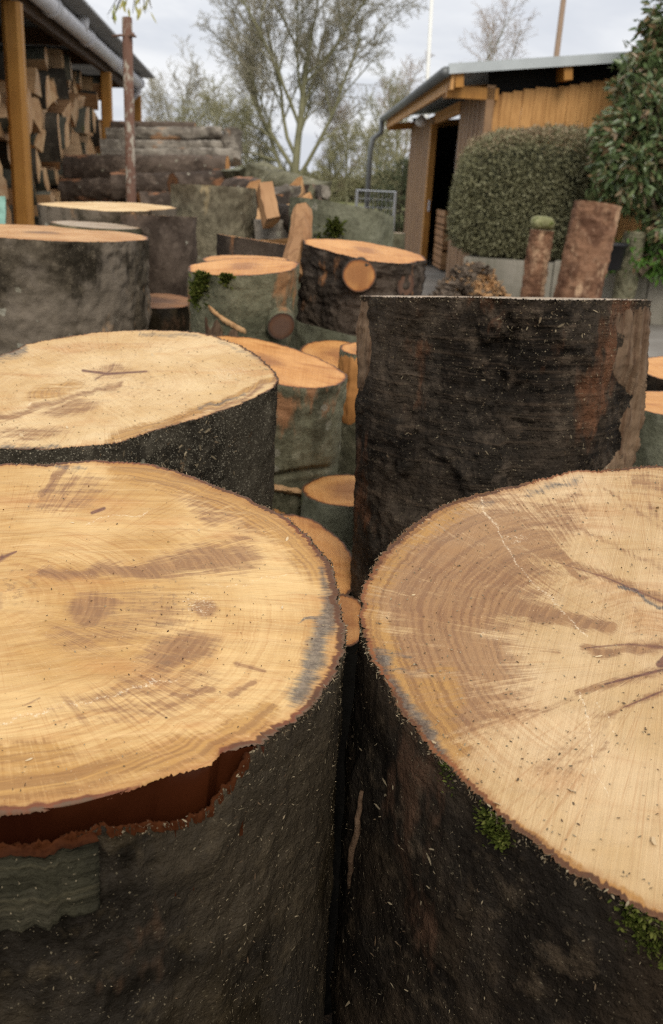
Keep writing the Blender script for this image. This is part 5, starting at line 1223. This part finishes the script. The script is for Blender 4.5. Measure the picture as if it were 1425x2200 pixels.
# ------------------------------------------------------------------ overcast sky and soft sun
w = bpy.data.worlds.new('World'); SC.world = w; w.use_nodes = True; nt = w.node_tree; nt.nodes.clear()
N = lambda s_: nt.nodes.new('ShaderNode' + s_); out = N('OutputWorld'); bg = N('Background'); sky = N('TexSky'); sky.sky_type = 'NISHITA'; sky.sun_disc = False
SUN_EL, SUN_AZ = R_(42), R_(168)
sky.sun_elevation = SUN_EL; sky.sun_rotation = SUN_AZ; sky.dust_density = 3
tc = N('TexCoord'); sp = N('SeparateXYZ'); nt.links.new(tc.outputs['Generated'], sp.inputs[0])
def wm(op, a, b=None):
    n_ = N('Math'); n_.operation = op
    for k, v in enumerate((a, b)):
        if v is None: continue
        if hasattr(v, 'links'): nt.links.new(v, n_.inputs[k])
        else: n_.inputs[k].default_value = v
    return n_.outputs[0]
zc = wm('MAXIMUM', sp.outputs[2], 0.0); zi = wm('ADD', zc, .18)
cv = N('CombineXYZ'); nt.links.new(wm('DIVIDE', sp.outputs[0], zi), cv.inputs[0]); nt.links.new(wm('DIVIDE', sp.outputs[1], zi), cv.inputs[1])
nz_ = N('TexNoise'); nz_.inputs['Scale'].default_value = 1.1; nz_.inputs['Detail'].default_value = 6; nz_.inputs['Roughness'].default_value = .55; nz_.inputs['Distortion'].default_value = .4; nt.links.new(cv.outputs[0], nz_.inputs['Vector'])
mr = N('MapRange'); mr.interpolation_type = 'SMOOTHSTEP'; nt.links.new(nz_.outputs[0], mr.inputs[0]); mr.inputs[1].default_value = .36; mr.inputs[2].default_value = .66
cm = N('Mix'); cm.data_type = 'RGBA'; nt.links.new(mr.outputs[0], cm.inputs[0]); cm.inputs[6].default_value = (.66,.685,.74,1); cm.inputs[7].default_value = (.88,.885,.90,1)
gz = N('Mix'); gz.data_type = 'RGBA'; gz.blend_type = 'MULTIPLY'; gz.inputs[0].default_value = 1; nt.links.new(cm.outputs[2], gz.inputs[6])
gl = N('MapRange'); nt.links.new(zc, gl.inputs[0]); gl.inputs[1].default_value = .25; gl.inputs[2].default_value = .95; gl.inputs[3].default_value = 1.0; gl.inputs[4].default_value = ZEN
cg = N('CombineColor'); [nt.links.new(wm('MULTIPLY', wm('SUBTRACT', gl.outputs[0], 1.0), f_) if 0 else wm('ADD', wm('MULTIPLY', wm('SUBTRACT', gl.outputs[0], 1.0), f_), 1.0), cg.inputs[k]) for k, f_ in enumerate((1.0, .93, .82))]; nt.links.new(cg.outputs[0], gz.inputs[7])
sc_ = N('Mix'); sc_.data_type = 'RGBA'; sc_.blend_type = 'MULTIPLY'; sc_.inputs[0].default_value = 1; nt.links.new(sky.outputs[0], sc_.inputs[6]); sc_.inputs[7].default_value = (.08,.08,.08,1)
fm = N('Mix'); fm.data_type = 'RGBA'; fm.inputs[0].default_value = .90; nt.links.new(sc_.outputs[2], fm.inputs[6]); nt.links.new(gz.outputs[2], fm.inputs[7])
nt.links.new(fm.outputs[2], bg.inputs[0]); bg.inputs[1].default_value = 1.0; nt.links.new(bg.outputs[0], out.inputs[0])
sl = bpy.data.lights.new('sun', 'SUN'); sl.energy = 1.5; sl.angle = R_(25); sl.color = (1, .92, .80); so = bpy.data.objects.new('sun', sl); COL.objects.link(so)
# the sun stands where the sky puts it
sd = Vector((math.sin(SUN_AZ)*math.cos(SUN_EL), math.cos(SUN_AZ)*math.cos(SUN_EL), math.sin(SUN_EL))); so.rotation_euler = sd.to_track_quat('Z', 'Y').to_euler(); so.location = (0, 0, 20)
SC.view_settings.view_transform = 'Standard'; SC.view_settings.look = 'None'; SC.view_settings.exposure = EXPO; SC.view_settings.gamma = 1
SC.cycles.max_bounces = 6; SC.cycles.use_denoising = False; SC.cycles.pixel_filter_type = 'BLACKMAN_HARRIS'; SC.cycles.filter_width = 1.15
cam = bpy.data.cameras.new('camera'); co = bpy.data.objects.new('camera', cam); COL.objects.link(co); SC.camera = co
M = Matrix.Identity(4)
for i in range(3): M[i][0] = _rt[i]; M[i][1] = _up[i]; M[i][2] = -_fw[i]
M.translation = Vector(CAM); co.matrix_world = M
cam.sensor_fit = 'HORIZONTAL'; cam.sensor_width = 24.0; cam.lens = F/1425*24.0; cam.clip_start = .02; cam.clip_end = 2000
cam.dof.use_dof = True; cam.dof.focus_distance = .70; cam.dof.aperture_fstop = cam.lens/2.5
